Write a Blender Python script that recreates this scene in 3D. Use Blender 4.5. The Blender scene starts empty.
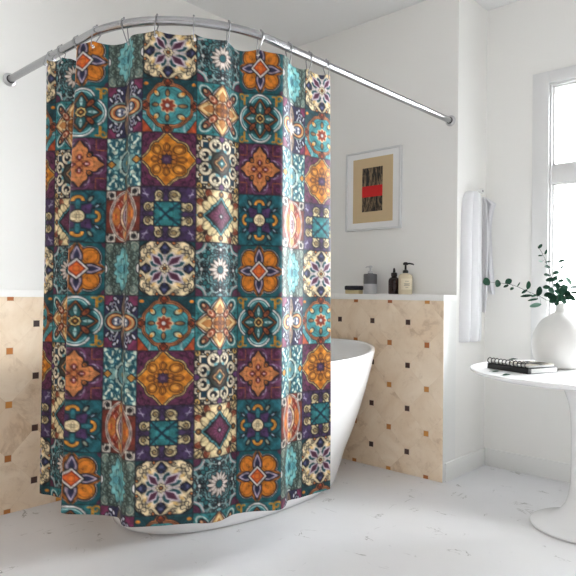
PRINT_GAMMA, PRINT_TINT = .98, (1.07,1.07,1.07,1)
import bpy, bmesh, math, random
import numpy as np
from mathutils import Vector, Matrix
PI = math.pi
random.seed(11)
scn = bpy.context.scene
COL = scn.collection
V = Vector

# ---------------------------------------------------------------- small helpers
def link(name, me, mat=None, parent=None):
    o = bpy.data.objects.new(name, me); COL.objects.link(o)
    if mat is not None:
        for m in (mat if isinstance(mat, (list, tuple)) else [mat]): me.materials.append(m)
    if parent is not None: o.parent = parent
    return o
def obj(name, bm, mat=None, parent=None, smooth=True, angle=40):
    bmesh.ops.recalc_face_normals(bm, faces=bm.faces)
    me = bpy.data.meshes.new(name); bm.to_mesh(me); bm.free()
    o = link(name, me, mat, parent)
    if smooth:
        me.polygons.foreach_set('use_smooth', [True]*len(me.polygons))
        try: me.set_sharp_from_angle(angle=math.radians(angle))
        except Exception: pass
    return o
def thing(name, label, cat, loc=(0,0,0), group=None):
    o = bpy.data.objects.new(name, None); COL.objects.link(o); o.location = loc; o.empty_display_size = .05
    return tag(o, label, cat, group)
def tag(o, label, cat, group=None):
    o['label'] = label; o['category'] = cat
    if group: o['group'] = group
    return o
def struct(o, label=None):
    o['kind'] = 'structure'
    if label: o['label'] = label
    return o
def box(bm, lo, hi, bevel=0, mi=0, seg=2):
    r = bmesh.ops.create_cube(bm, size=1)
    for v in r['verts']:
        v.co = V([(lo[i]+hi[i])/2 + v.co[i]*(hi[i]-lo[i]) for i in range(3)])
    fs = list({f for v in r['verts'] for f in v.link_faces})
    if bevel:
        es = list({e for v in r['verts'] for e in v.link_edges})
        q = bmesh.ops.bevel(bm, geom=es, offset=bevel, segments=seg, profile=.5, affect='EDGES')
        fs = list({f for f in q['faces']} | {f for f in fs if f.is_valid})
    for f in fs: f.material_index = mi
    return fs
def lathe(bm, prof, n=40, c=(0,0,0), axis=None, mi=0, cap=True):
    """prof: list of (radius, height); axis: direction of the height"""
    M = Matrix.Identity(3) if axis is None else V((0,0,1)).rotation_difference(V(axis)).to_matrix()
    rings = []
    for r, h in prof:
        if r < 1e-6: rings.append([bm.verts.new(M @ V((0,0,h)) + V(c))])
        else: rings.append([bm.verts.new(M @ V((r*math.cos(2*PI*k/n), r*math.sin(2*PI*k/n), h)) + V(c)) for k in range(n)])
    for A, B in zip(rings, rings[1:]):
        for k in range(n):
            a, b = A[k % len(A)], A[(k+1) % len(A)]; d, e = B[k % len(B)], B[(k+1) % len(B)]
            vs = [v for i, v in enumerate((a, b, e, d)) if v not in (a, b, e, d)[:i]]
            if len(vs) > 2: bm.faces.new(vs).material_index = mi
    if cap:
        for R in (rings[0], rings[-1]):
            if len(R) > 2: bm.faces.new(R).material_index = mi
def spline(pts, sub=8, closed=False):
    """Catmull-Rom through the points"""
    P = [V(p) for p in pts]; n = len(P); out = []
    rng = n if closed else n-1
    for i in range(rng):
        p0 = P[i-1] if (i or closed) else P[0]*2-P[1]; p1 = P[i]; p2 = P[(i+1) % n]
        p3 = P[(i+2) % n] if (closed or i+2 < n) else P[-1]*2-P[-2]
        for k in range(sub):
            t = k/sub
            out.append(.5*((2*p1)+(p2-p0)*t+(2*p0-5*p1+4*p2-p3)*t*t+(3*p1-p0-3*p2+p3)*t**3))
    if not closed: out.append(P[-1])
    return out
def tube(bm, pts, rad, n=10, closed=False, mi=0):
    P = [V(p) for p in pts]; m = len(P); rings = []
    rr = rad if isinstance(rad, (list, tuple)) else [rad]*m
    nrm = None
    for i, p in enumerate(P):
        if closed: t = P[(i+1) % m]-P[i-1]
        else: t = P[min(i+1, m-1)]-P[max(i-1, 0)]
        t.normalize()
        if nrm is None:
            nrm = t.cross(V((0,0,1)) if abs(t.z) < .9 else V((1,0,0))).normalized()
        nrm = (nrm-t*nrm.dot(t)).normalized(); b = t.cross(nrm)
        rings.append([bm.verts.new(p+(nrm*math.cos(2*PI*k/n)+b*math.sin(2*PI*k/n))*rr[i]) for k in range(n)])
    for i in range(m if closed else m-1):
        A, B = rings[i], rings[(i+1) % m]
        for k in range(n): bm.faces.new((A[k], A[(k+1) % n], B[(k+1) % n], B[k])).material_index = mi
    if not closed:
        bm.faces.new(rings[0]).material_index = mi; bm.faces.new(rings[-1]).material_index = mi
def loft(bm, rings, cap=True, mi=0):
    R = [[bm.verts.new(p) for p in r] for r in rings]; n = len(R[0])
    for A, B in zip(R, R[1:]):
        for k in range(n): bm.faces.new((A[k], A[(k+1) % n], B[(k+1) % n], B[k])).material_index = mi
    if cap: bm.faces.new(R[0]).material_index = mi; bm.faces.new(R[-1]).material_index = mi
    return R

# ---------------------------------------------------------------- materials
def lin(c):
    return tuple((x/255/12.92 if x/255 <= .04045 else ((x/255+.055)/1.055)**2.4) for x in c)+(1,)
class Nodes:
    def __init__(s, name, rough=.5, **kw):
        s.m = bpy.data.materials.new(name); s.m.use_nodes = True; s.t = s.m.node_tree; s.t.nodes.clear()
        s.out = s.t.nodes.new('ShaderNodeOutputMaterial'); s.b = s.t.nodes.new('ShaderNodeBsdfPrincipled')
        s.t.links.new(s.b.outputs[0], s.out.inputs[0]); s.b.inputs['Roughness'].default_value = rough
        for k, v in kw.items(): s.b.inputs[k.replace('_', ' ')].default_value = v
    def n(s, ty, **kw):
        x = s.t.nodes.new('ShaderNode'+ty)
        for k, v in kw.items(): setattr(x, k, v)
        return x
    def set(s, sock, v):
        if hasattr(v, 'is_output') or isinstance(v, bpy.types.NodeSocket): s.t.links.new(v, sock)
        else: sock.default_value = v
    def m_(s, op, a, b=None, c=None):
        x = s.n('Math', operation=op); s.set(x.inputs[0], a)
        if b is not None: s.set(x.inputs[1], b)
        if c is not None: s.set(x.inputs[2], c)
        return x.outputs[0]
    def mix(s, f, a, b, blend='MIX'):
        x = s.n('MixRGB', blend_type=blend); s.set(x.inputs[0], f); s.set(x.inputs[1], a); s.set(x.inputs[2], b); return x.outputs[0]
    def pos(s):
        if not hasattr(s, '_p'): s._p = s.n('TexCoord').outputs['Object']
        return s._p
    def noise(s, scale, detail=4, rough=.55, dist=0, vec=None, stretch=None):
        x = s.n('TexNoise'); v = vec or s.pos()
        if stretch:
            mp = s.n('Mapping'); mp.inputs['Scale'].default_value = stretch[:3]
            if len(stretch) > 3: mp.inputs['Rotation'].default_value = (0, 0, stretch[3])
            s.t.links.new(v, mp.inputs[0]); v = mp.outputs[0]
        s.t.links.new(v, x.inputs['Vector']); x.inputs['Scale'].default_value = scale; x.inputs['Detail'].default_value = detail
        x.inputs['Roughness'].default_value = rough; x.inputs['Distortion'].default_value = dist; return x.outputs[0]
    def ramp(s, f, a, b, c0=(0,0,0,1), c1=(1,1,1,1)):
        x = s.n('ValToRGB'); s.t.links.new(f, x.inputs[0]); e = x.color_ramp.elements
        e[0].position, e[1].position = a, b; e[0].color, e[1].color = c0, c1; return x.outputs[0]
    def bump(s, h, strength=.2, dist=.002):
        x = s.n('Bump'); s.t.links.new(h, x.inputs['Height']); x.inputs['Strength'].default_value = strength; x.inputs['Distance'].default_value = dist
        s.t.links.new(x.outputs[0], s.b.inputs['Normal'])
    def base(s, c):
        s.set(s.b.inputs['Base Color'], c); return s
def flat(name, c, rough=.5, var=.06, scale=60, bump=0, **kw):
    """one colour with a faint mottling"""
    a = Nodes(name, rough, **kw); c0 = lin(c); f = a.noise(scale, 3)
    d = tuple(x*(1-var) for x in c0[:3])+(1,)
    a.base(a.mix(f, c0, d))
    if bump: a.bump(a.noise(scale*2, 3), bump, .001)
    return a.m
M = {}
M['wall'] = flat('painted plaster wall', (238,237,234), .7, .02, 3, .05)
M['ceiling'] = flat('ceiling paint', (230,230,230), .8, .02, 3)
M['trim'] = flat('white satin trim paint', (232,232,230), .4, .02, 8)
M['ledge'] = flat('white ledge paint', (240,239,236), .35, .02, 8)
M['sash'] = flat('pale grey window paint', (224,224,224), .4, .02, 10)
M['enamel'] = flat('white tub enamel', (240,240,240), .18, .01, 5)
M['table'] = flat('white lacquer', (236,236,236), .25, .01, 5)
M['vase'] = flat('matt white ceramic', (232,231,229), .55, .03, 30, .05)
M['chrome'] = flat('polished chrome', (168,168,170), .27, .02, 20, Metallic=1.)
M['nickel'] = flat('satin nickel', (200,200,202), .28, .03, 40, Metallic=1.)
M['ring'] = flat('dull steel', (158,158,160), .3, .1, 40, Metallic=1.)
M['dark_metal'] = flat('dark socket metal', (60,60,62), .4, .1, 40, Metallic=.8)
M['towel'] = flat('white terry cotton', (232,232,235), .95, .06, 160, .5)
M['frame'] = flat('silver picture frame', (216,217,218), .5, .04, 40, Metallic=.1)
M['mat_board'] = flat('white mat board', (236,236,236), .8, .01, 40)
M['black_plastic'] = flat('black plastic', (24,24,26), .35, .1, 40)
M['amber'] = flat('dark brown bottle glass', (46,26,24), .15, .2, 30)
M['grey_ceramic'] = flat('charcoal glazed ceramic', (104,104,108), .4, .15, 30)
M['pale_ceramic'] = flat('pale grey speckled ceramic', (200,200,204), .45, .15, 90)
M['soap_cream'] = flat('cream liquid soap bottle', (228,214,184), .25, .08, 25)
M['label_cream'] = flat('cream paper label', (236,224,198), .7, .04, 60)
M['bristle'] = flat('cream bristles', (222,204,160), .9, .25, 200, .4)
M['navy'] = flat('dark navy brush back', (30,34,48), .5, .15, 40)
M['black_cover'] = flat('black book cloth', (24,24,26), .6, .15, 120)
M['paper'] = flat('page edges', (228,228,226), .8, .08, 220)
M['grey_cover'] = flat('pale grey notebook cover', (206,205,202), .6, .05, 40)
M['stem'] = flat('eucalyptus twig', (62,66,60), .7, .2, 60)

a = Nodes('eucalyptus leaf', .7, Specular_IOR_Level=.2)                # each leaf its own shade of green
oi = a.n('ObjectInfo').outputs['Random']
g1 = a.mix(a.ramp(oi, .0, .8), lin((16,50,36)), lin((46,88,68)))
a.base(a.mix(a.noise(40, 3), g1, a.mix(.35, g1, lin((24,54,44))))); M['leaf'] = a.m
a = Nodes('pale eucalyptus leaf', .55); a.base(a.mix(a.noise(40, 3), lin((128,166,148)), lin((100,140,124)))); M['pale_leaf'] = a.m

a = Nodes('worn white painted floor', .42)
p1 = a.noise(2.2, 5, .6); p2 = a.noise(.7, 3)
c = a.mix(p1, lin((232,232,235)), lin((216,216,219)))
c = a.mix(a.ramp(p2, .42, .68), c, lin((222,221,221)))
def scratch(sc, st, m_sc, lo, hi, w):           # short thin worn lines
    n = a.noise(sc, 5, .6, .8, stretch=st); l = a.m_('MAXIMUM', a.m_('SUBTRACT', 1., a.m_('MULTIPLY', a.m_('ABSOLUTE', a.m_('SUBTRACT', n, .5)), w)), 0.)
    return a.m_('MULTIPLY', l, a.ramp(a.noise(m_sc, 2, .5, stretch=st), lo, hi))
sc1 = scratch(3.4, (1, 2.2, 1, .9), 4.2, .615, .67, 55.); sc2 = scratch(4.5, (2.4, 1, 1, .4), 5.2, .63, .69, 50.)
pit = a.ramp(a.noise(17, 4, .7), .70, .74)
c = a.mix(a.m_('MULTIPLY', sc1, .75), c, lin((112,108,102))); c = a.mix(a.m_('MULTIPLY', sc2, .6), c, lin((118,114,108))); c = a.mix(a.m_('MULTIPLY', pit, .5), c, lin((140,136,130)))
a.base(c); a.bump(a.noise(9, 6, .6), .18, .004)
a.set(a.b.inputs['Roughness'], a.m_('MULTIPLY_ADD', p1, .3, .32)); M['floor'] = a.m

def tile_mat(name, axis, off):
    """diamond-laid stone tiles with a small square inset at every corner"""
    a = Nodes(name, .38); sep = a.n('SeparateXYZ'); a.t.links.new(a.pos(), sep.inputs[0])
    s = a.m_('MULTIPLY', a.m_('SUBTRACT', sep.outputs[axis], off), 1/.26); t = a.m_('MULTIPLY', a.m_('SUBTRACT', sep.outputs[2], 1.045), 1/.26)
    def near(x): return a.m_('ABSOLUTE', a.m_('SUBTRACT', a.m_('FRACT', a.m_('ADD', x, 100.5)), .5))
    def sq(o):
        x = a.m_('MAXIMUM', near(a.m_('ADD', s, o)), near(a.m_('ADD', t, o)))
        return a.m_('LESS_THAN', x, .059), a.m_('LESS_THAN', x, .068)
    def cell(o):
        cmb = a.n('CombineXYZ'); a.t.links.new(a.m_('FLOOR', a.m_('ADD', s, o)), cmb.inputs[0]); a.t.links.new(a.m_('FLOOR', a.m_('ADD', t, o)), cmb.inputs[1])
        w = a.n('TexWhiteNoise', noise_dimensions='2D'); a.t.links.new(cmb.outputs[0], w.inputs['Vector']); return w.outputs['Value']
    u, v = a.m_('ADD', s, t), a.m_('SUBTRACT', s, t)
    cmb = a.n('CombineXYZ'); a.t.links.new(a.m_('FLOOR', u), cmb.inputs[0]); a.t.links.new(a.m_('FLOOR', v), cmb.inputs[1])
    w = a.n('TexWhiteNoise', noise_dimensions='2D'); a.t.links.new(cmb.outputs[0], w.inputs['Vector'])
    sh = a.n('VectorMath', operation='SCALE'); a.t.links.new(w.outputs['Color'], sh.inputs[0]); sh.inputs['Scale'].default_value = 9
    vec = a.n('VectorMath', operation='ADD'); a.t.links.new(a.pos(), vec.inputs[0]); a.t.links.new(sh.outputs[0], vec.inputs[1]); vv = vec.outputs[0]
    n1 = a.noise(5, 6, .6, .6, vec=vv); n2 = a.noise(16, 6, .7, 1.2, vec=vv); n3 = a.noise(2.6, 6, .62, .5, vec=vv)
    c = a.mix(a.ramp(n1, .3, .7), lin((246,229,207)), lin((229,204,174)))
    c = a.mix(a.m_('MULTIPLY', a.ramp(n2, .55, .70), .3), c, lin((196,166,134)))
    vein = a.m_('SUBTRACT', 1., a.m_('MULTIPLY', a.m_('ABSOLUTE', a.m_('SUBTRACT', n3, .5)), 34.)); vein = a.m_('MAXIMUM', vein, 0.)
    c = a.mix(a.m_('MULTIPLY', a.m_('MULTIPLY', vein, a.ramp(n1, .45, .6)), .38), c, lin((176,140,106)))
    c = a.mix(a.m_('MULTIPLY', w.outputs['Value'], .08), c, lin((196,160,126)))
    g = a.m_('LESS_THAN', a.m_('MINIMUM', near(u), near(v)), .006); c = a.mix(a.m_('MULTIPLY', g, .13), c, lin((176,146,116)))
    for o, c1, c2 in ((0., (208,142,66), (172,96,46)), (.5, (78,50,44), (58,38,34))):
        i, ed = sq(o); c = a.mix(a.m_('MULTIPLY', ed, .5), c, lin((190,160,130))); c = a.mix(i, c, a.mix(cell(o+.5), lin(c1), lin(c2)))
    a.base(c); a.bump(a.noise(30, 4), .05, .001); return a.m
M['tile_back'] = tile_mat('stone wall tiles', 0, .6333)
M['tile_left'] = tile_mat('stone wall tiles along the side', 1, -1.9425)

def glass():
    m = bpy.data.materials.new('window glass'); m.use_nodes = True; t = m.node_tree; t.nodes.clear()
    o = t.nodes.new('ShaderNodeOutputMaterial'); x = t.nodes.new('ShaderNodeMixShader'); tr = t.nodes.new('ShaderNodeBsdfTransparent'); gl = t.nodes.new('ShaderNodeBsdfGlossy')
    gl.inputs['Roughness'].default_value = .02; f = t.nodes.new('ShaderNodeFresnel'); f.inputs[0].default_value = 1.45
    tr.inputs[0].default_value = (.96,.97,.97,1)
    t.links.new(f.outputs[0], x.inputs[0]); t.links.new(tr.outputs[0], x.inputs[1]); t.links.new(gl.outputs[0], x.inputs[2]); t.links.new(x.outputs[0], o.inputs[0]); return m
M['glass'] = glass()

a = Nodes('printed polyester curtain', .5)
at = a.n('Attribute'); at.attribute_name = 'print'
pg = a.n('Gamma'); a.t.links.new(at.outputs['Color'], pg.inputs[0]); pg.inputs[1].default_value = PRINT_GAMMA
pc = a.mix(1., pg.outputs[0], PRINT_TINT, 'MULTIPLY')
a.base(a.mix(a.ramp(a.noise(34, 6, .7), .35, .72), pc, a.mix(1., pc, (.55,.54,.53,1), 'MULTIPLY')))
a.b.inputs['Specular IOR Level'].default_value = .22
a.bump(a.noise(900, 2), .06, .0005); M['curtain'] = a.m

a = Nodes('abstract ink print', .7)              # black streaks on tan paper
mpn = a.noise(26, 5, .6, 1.2, stretch=(3.0, 1, .45)); a.base(a.mix(a.ramp(mpn, .47, .60), lin((22,20,20)), lin((150,126,96)))); M['ink'] = a.m
M['tan_paper'] = flat('tan art paper', (206,182,144), .8, .05, 20)
M['red_ink'] = flat('red band ink', (206,24,22), .7, .15, 60)
a = Nodes('printed leaflet', .5)
a.base(a.mix(a.ramp(a.noise(14, 3, .5, .8), .46, .54), lin((38,38,36)), a.mix(a.noise(30), lin((214,206,186)), lin((168,160,146))))); M['leaflet'] = a.m
# ---------------------------------------------------------------- curtain print (16 tiles, 4 x 4 repeat)
TEAL=(46,118,122); LTEAL=(104,168,168); DTEAL=(22,64,72); CREAM=(226,205,164); ORANGE=(208,128,40); RUST=(150,66,36)
PLUM=(88,40,66); PURP=(62,46,80); NAVY=(40,42,76); INK=(26,26,32); WHITE=(226,224,220); TAN=(188,136,84)
GREY=(98,120,112); LILAC=(176,160,180); SALMON=(204,126,74); OLIVE=(58,60,48); RED=(200,84,34); SKY=(126,190,188)
class Tile:
    N = 288
    def __init__(s, bg):
        a = (np.arange(s.N)+.5)/s.N*2-1
        s.X, s.Y = np.meshgrid(a, -a)
        s.c = np.zeros((s.N, s.N, 3)); s.c[:] = bg
        s.frame(0,0)
    def frame(s, cx, cy):
        s.x, s.y = s.X-cx, s.Y-cy
        s.r = np.hypot(s.x, s.y); s.t = np.arctan2(s.y, s.x); return s
    def p(s, m, col):
        s.c[m] = col; return s
    def sh(s, d, fill, line=INK, w=.022):
        if line is not None: s.p(d < w, line)
        if fill is not None: s.p(d < -w*.4, fill)
        return s
    def ln(s, d, col=INK, w=.02): return s.p(np.abs(d) < w, col)
def el(x, y, cx, cy, a, b, ang=0):
    c, n = math.cos(ang), math.sin(ang); u, v = (x-cx)*c+(y-cy)*n, -(x-cx)*n+(y-cy)*c
    return (np.sqrt((u/a)**2+(v/b)**2)-1)*min(a, b)
def vesica(x, y, cx, cy, L, w, ang=0):            # pointed petal
    c, n = math.cos(ang), math.sin(ang); u, v = (x-cx)*c+(y-cy)*n, -(x-cx)*n+(y-cy)*c
    R = (L*L+w*w)/(2*w); return np.hypot(u, np.abs(v)+R-w)-R
def ogee(x, y, cx, L, w, q=1.35):                  # petal on the x axis that narrows to a point at its outer end
    u = (x-cx)/L; f = np.where(u > 0, 1-np.abs(u)**q, np.sqrt(np.maximum(1-u*u, 0)))
    return np.where(np.abs(u) < 1, (np.abs(y)-w*f)*.75, .3)
def kites(r, t, n, r0, rm, r1, w, ph=0):
    k = 2*math.pi/n; q = (t+ph+k/2)%k-k/2; u, v = r*np.cos(q), np.abs(r*np.sin(q))
    f = np.where(u < rm, (u-r0)/(rm-r0), (r1-u)/(r1-rm)); return (v-w*f)*.8
def bx2(x, y, cx, cy, a, b, rd=0):
    qx, qy = np.abs(x-cx)-a+rd, np.abs(y-cy)-b+rd
    return np.hypot(np.maximum(qx,0), np.maximum(qy,0))+np.minimum(np.maximum(qx,qy),0)-rd
def dia(x, y, cx, cy, a, b): return (np.abs(x-cx)/a+np.abs(y-cy)/b-1)*min(a,b)*.7
def poly(r, t, a, b, n, ph=0): return r-(a+b*np.cos(n*(t+ph)))
def petals(r, t, n, r0, r1, w, ph=0):
    k = 2*math.pi/n; q = (t+ph+k/2)%k-k/2
    return vesica(r*np.cos(q), r*np.sin(q), (r0+r1)/2, 0, (r1-r0)/2, w)
def curl(x, y, cx, cy, R, turns=1.2, ph=0, sg=1):  # spiral band distance
    u, v = x-cx, y-cy; r = np.hypot(u, v); t = (sg*np.arctan2(v, u)+ph)%(2*math.pi)
    d = np.full_like(r, 9.)
    for k in range(2):
        f = (t+2*math.pi*k)/(2*math.pi*turns)
        d = np.minimum(d, np.where(f <= 1, np.abs(r-R*(1-.8*f)), 9.))
    return d
def fold4(s): return np.abs(s.x), np.abs(s.y)
def fold8(s):
    a, b = fold4(s); return np.maximum(a, b), np.minimum(a, b)
def lace(s, seed, cols, n=26, lo=.5, rmin=.03, rmax=.09):  # small symmetric drops and rings round the rim
    g = random.Random(seed); a, b = fold8(s)
    for _ in range(n):
        R, th, q = g.uniform(lo, 1.2), g.uniform(0, .78), g.uniform(rmin, rmax)
        cx, cy = min(R*math.cos(th), .97), min(R*math.sin(th), .97)
        c = cols[g.randrange(len(cols))]
        k = g.random()
        if k < .45: s.sh(el(a,b,cx,cy,q,q*.6,g.uniform(0,3)), c, INK, .018)
        elif k < .75: s.p(curl(a,b,cx,cy,q*1.6,1.3,g.uniform(0,6)) < .02, c)
        else: s.ln(np.hypot(a-cx,b-cy)-q*1.2, INK, .016)
def A1():
    s = Tile(DTEAL); x,y = s.x,s.y; a,b = fold8(s)
    s.sh(bx2(x,y,0,0,.97,.97,.42)+.03*np.cos(14*s.t), CREAM, INK, .03)
    for cx,cy,R,ph in ((.78,.62,.16,0),(.62,.5,.12,2.),(.86,.36,.1,4.),(.72,.78,.12,1.)):
        s.p(curl(a,b,cx,cy,R,1.2,ph) < .014, INK)
    s.sh(el(a,b,.93,.27,.06,.05), (200,120,60)); s.p(el(a,b,.6,.42,.09,.05,.7)<0, (206,170,110))
    s.sh(poly(s.r,s.t,.6,.05,8), (222,206,176), (90,80,76), .02)
    s.sh(petals(s.r,s.t,8,.24,.62,.105,math.pi/8), DTEAL, (206,196,186), .03); s.sh(kites(s.r,s.t,4,.12,.42,.70,.13,math.pi/4), PLUM, (200,186,196), .035)
    s.p((b<.035)&(a<.6), (196,186,190)); s.sh(poly(s.r,s.t,.15,.03,8), CREAM); s.sh(s.r-.07, (120,76,40))
    s.sh(np.minimum(el(a,b,.72,0,.11,.15), ogee(a,b,.74,.22,.13,1.2)), NAVY, INK, .03); s.p(el(a,b,.75,.02,.07,.06)<0, (78,82,120))
    return s
def B1():
    s = Tile((104,152,154)); lace(s, 5, [(166,186,182),(74,124,130),(134,164,162),(90,146,150),(196,202,194)], 30, .5)
    a,b = fold8(s); x,y = fold4(s)
    s.sh(el(x,y,.98,.98,.28,.28), PLUM); s.ln(np.hypot(x-.98,y-.98)-.38, (180,170,170), .03)
    s.ln(poly(s.r,s.t,.56,.05,8), INK, .02); s.ln(poly(s.r,s.t,.82,.06,8,.3), (160,178,176), .02)
    s.sh(el(a,b,.76,0,.07,.07), WHITE); s.sh(el(a,b,.62,.5,.1,.08,.7), TEAL)
    s.p(s.r < .5, (70,116,122)); s.sh(petals(s.r,s.t,14,.12,.5,.068), (224,208,196), INK, .02)
    s.sh(s.r-.14, (30,88,94)); return s
def C1():
    s = Tile((24,92,98)); a,b = fold8(s); x,y = fold4(s)
    s.p(el(x,y,.95,.95,.35,.35)<0, (20,74,84)); s.p(el(x,y,1,1,.16,.2)<0, PLUM)
    body = np.minimum(el(x,y,.43,.43,.36,.36), ogee(a,b,.5,.44,.36,1.3))
    s.p(body<.09, INK); s.p(body<.07, WHITE); s.ln(body-.035, INK, .014); s.sh(body, ORANGE, (96,50,20), .026)
    s.sh(el(x,y,.46,.46,.25,.25), (200,116,30), (140,76,24), .016)
    s.ln(vesica(a,b,.6,0,.42,.2), (150,76,26), .018)
    s.sh(ogee(a,b,.5,.42,.18,1.3), LILAC, INK, .026); s.sh(ogee(a,b,.5,.30,.11,1.3), NAVY, None)
    s.sh(dia(x,y,0,0,.42,.42), WHITE, INK, .03); s.sh(dia(x,y,0,0,.33,.33), (110,38,24), None); s.p(dia(x,y,0,0,.25,.25)<0, (206,92,34)); s.p(dia(x,y,0,0,.12,.12)<0, (222,114,40))
    return s
def D1():
    s = Tile((118,138,128)); x,y = fold4(s)
    for cx,cy,R,ph in ((.78,.78,.2,0),(.62,.55,.16,2),(.8,.4,.15,4),(.5,.82,.15,1),(.72,.15,.13,3),(.3,.9,.12,5)):
        s.ln(np.hypot(x-cx,y-cy)-R*1.1, (66,82,78), .018); s.p(curl(x,y,cx,cy,R,1.3,ph)<.022, (170,178,162) if cx>.7 and cy>.7 else (50,62,58))
    d = el(x,y,0,0,.56,.8)+.06*np.cos(12*s.t); s.sh(d, (116,180,182), (48,74,76), .035)
    s.p(el(x,y,0,.45,.2,.12,.6)<0, (146,190,180)); s.p(el(x,y,.26,.3,.13,.09,.9)<0, (140,192,190)); s.p(el(x,y,.3,.06,.14,.07)<0, (78,140,148)); s.ln(el(x,y,0,0,.3,.5)+.04*np.cos(10*s.t), (62,112,120), .022)
    s.p(dia(x,y,0,0,.16,.28)<0, (44,96,106)); s.sh(el(x,y,1,0,.1,.18), WHITE); s.sh(el(x,y,0,1,.16,.08), WHITE); return s
def A2():
    s = Tile((72,146,150)); X,Y = s.x,s.y; x,y = fold4(s); a,b = fold8(s)
    s.p((Y>.25)&(s.r>.85), DTEAL); s.p(el(x,Y,.86,.8,.1,.06)<0, ORANGE)
    s.sh(dia(x,Y,1.05,-1.05,.55,.62), (172,72,36)); s.ln(np.hypot(x-1,Y+.8)-.5, (150,186,190), .03)
    d = np.minimum(poly(s.r,s.t,.84,.025,8,math.pi/8), vesica(a,b,.8,0,.26,.2))
    s.p(d<.03, INK); s.p(d<.0, (176,110,66)); s.ln(d+.055, (84,44,26), .016); s.p(d<-.11, INK); s.p(d<-.13, (66,142,146)); s.sh(dia(a,b,.86,0,.16,.14), (150,62,32))
    s.ln(s.r-.62, (44,112,118), .016); s.sh(vesica(a,b,.46,0,.14,.07), (150,112,72)); s.sh(el(x,y,.42,.42,.12,.09,.78), (214,206,160)); s.p(el(x,y,.46,.46,.07,.05,.78)<0, ORANGE)
    s.sh(petals(s.r,s.t,8,.04,.28,.075), (150,58,36), (222,190,150), .03); s.sh(s.r-.08, WHITE, (110,30,20)); return s
def B2():
    s = Tile(TEAL); x,y = fold4(s); a,b = fold8(s)
    s.ln(el(x,y,.62,.62,.3,.2,.78), (190,206,200), .025); s.sh(el(x,y,.6,.6,.2,.13,.78), (150,80,60)); s.sh(el(x,y,.66,.66,.09,.07,.78), (204,150,110))
    s.sh(ogee(a,b,.56,.46,.4,1.2), WHITE, INK, .03); s.sh(ogee(a,b,.54,.42,.3,1.2), (206,166,112), (110,60,34), .03); s.sh(ogee(a,b,.5,.3,.16), (184,122,66), (232,204,150), .03)
    s.sh(el(x,y,.36,.36,.2,.14,.78), (146,66,40)); s.ln(el(x,y,.4,.4,.12,.07,.78), (214,170,140), .02)
    d = poly(s.r,s.t,.34,.03,8,math.pi/8); s.sh(d, (226,204,170), (84,40,24), .03); s.sh(s.r-.27, (188,118,56), (92,50,28)); s.sh(petals(s.r,s.t,4,.02,.26,.08), (120,70,36), (70,40,24), .014); return s
def C2():
    s = Tile((40,112,118)); x,y = fold4(s); a,b = fold8(s)
    s.p(bx2(x,y,0,0,.62,.62)<0, (28,84,92)); s.p(curl(x,y,.84,.82,.17,1.2,.5)<.035, (196,138,44)); s.p(bx2(x,y,.72,.72,.05,.2)<0, (196,138,44)); s.p(el(x,y,.62,.9,.12,.04)<0,(190,140,60))
    s.p((np.abs(np.hypot(a-.4,b)-.52)<.05)&(a>.6), INK); s.p((np.abs(np.hypot(a-.4,b)-.52)<.035)&(a>.62), WHITE); s.p((np.abs(np.hypot(a-.4,b)-.42)<.02)&(a>.6), (170,200,200))
    s.sh(ogee(a,b,.38,.42,.28,1.2), (160,92,40), INK, .03); s.sh(ogee(a,b,.38,.3,.18,1.2), (34,84,86)); s.p(vesica(a,b,.42,0,.18,.05)<0, (176,214,214))
    s.sh(el(x,y,.34,.34,.17,.1,.78), (150,76,40)); s.sh(el(x,y,.36,.36,.07,.05,.78), (90,40,28), None)
    s.sh(poly(s.r,s.t,.19,.015,8), (228,196,120), INK, .03); s.sh(s.r-.1, (150,86,36)); s.p(s.r<.04, (214,160,84)); return s
def D2():
    s = Tile((44,42,76)); x,y = fold4(s); a,b = fold8(s)
    s.p((x>.6)&(y>.62), (98,40,72)); s.p(el(x,y,.85,.85,.22,.22)<0, (112,44,78))
    for cx,cy,A,B,an in ((.42,.5,.17,.05,.9),(.62,.42,.13,.05,-.5),(.5,.86,.12,.06,.3),(.36,.76,.1,.05,1.2),(.86,.5,.12,.05,.9),(.74,.66,.1,.04,2.2)): s.sh(el(x,y,cx,cy,A,B,an), (206,206,220), INK, .02)
    s.p(curl(x,y,.55,.62,.14,1.1,1)<.022, (190,194,210))
    s.ln(el(x,y,.46,0,.5,.36), (120,146,140), .04); s.sh(el(x,y,.46,0,.45,.31), (178,90,52)); s.ln(el(x,y,.46,0,.36,.24), (224,180,120), .03); s.sh(el(x,y,.4,0,.26,.17), (130,140,160)); s.p(el(x,y,.46,.07,.06,.05)<0, WHITE); s.p(el(x,y,.34,.04,.04,.04)<0, NAVY)
    s.sh(vesica(x,y,0,.5,.5,.19,math.pi/2), (112,100,92)); s.ln(vesica(x,y,0,.5,.4,.11,math.pi/2), (156,120,96), .02); s.p(el(x,y,0,.34,.05,.09)<0, (190,120,80))
    s.p(petals(s.r,s.t,8,.0,.3,.05)<0, (206,196,186)); s.p(s.r<.1, (214,206,198)); s.p(dia(x,y,0,0,.035,.08)<0, NAVY); return s
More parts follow.
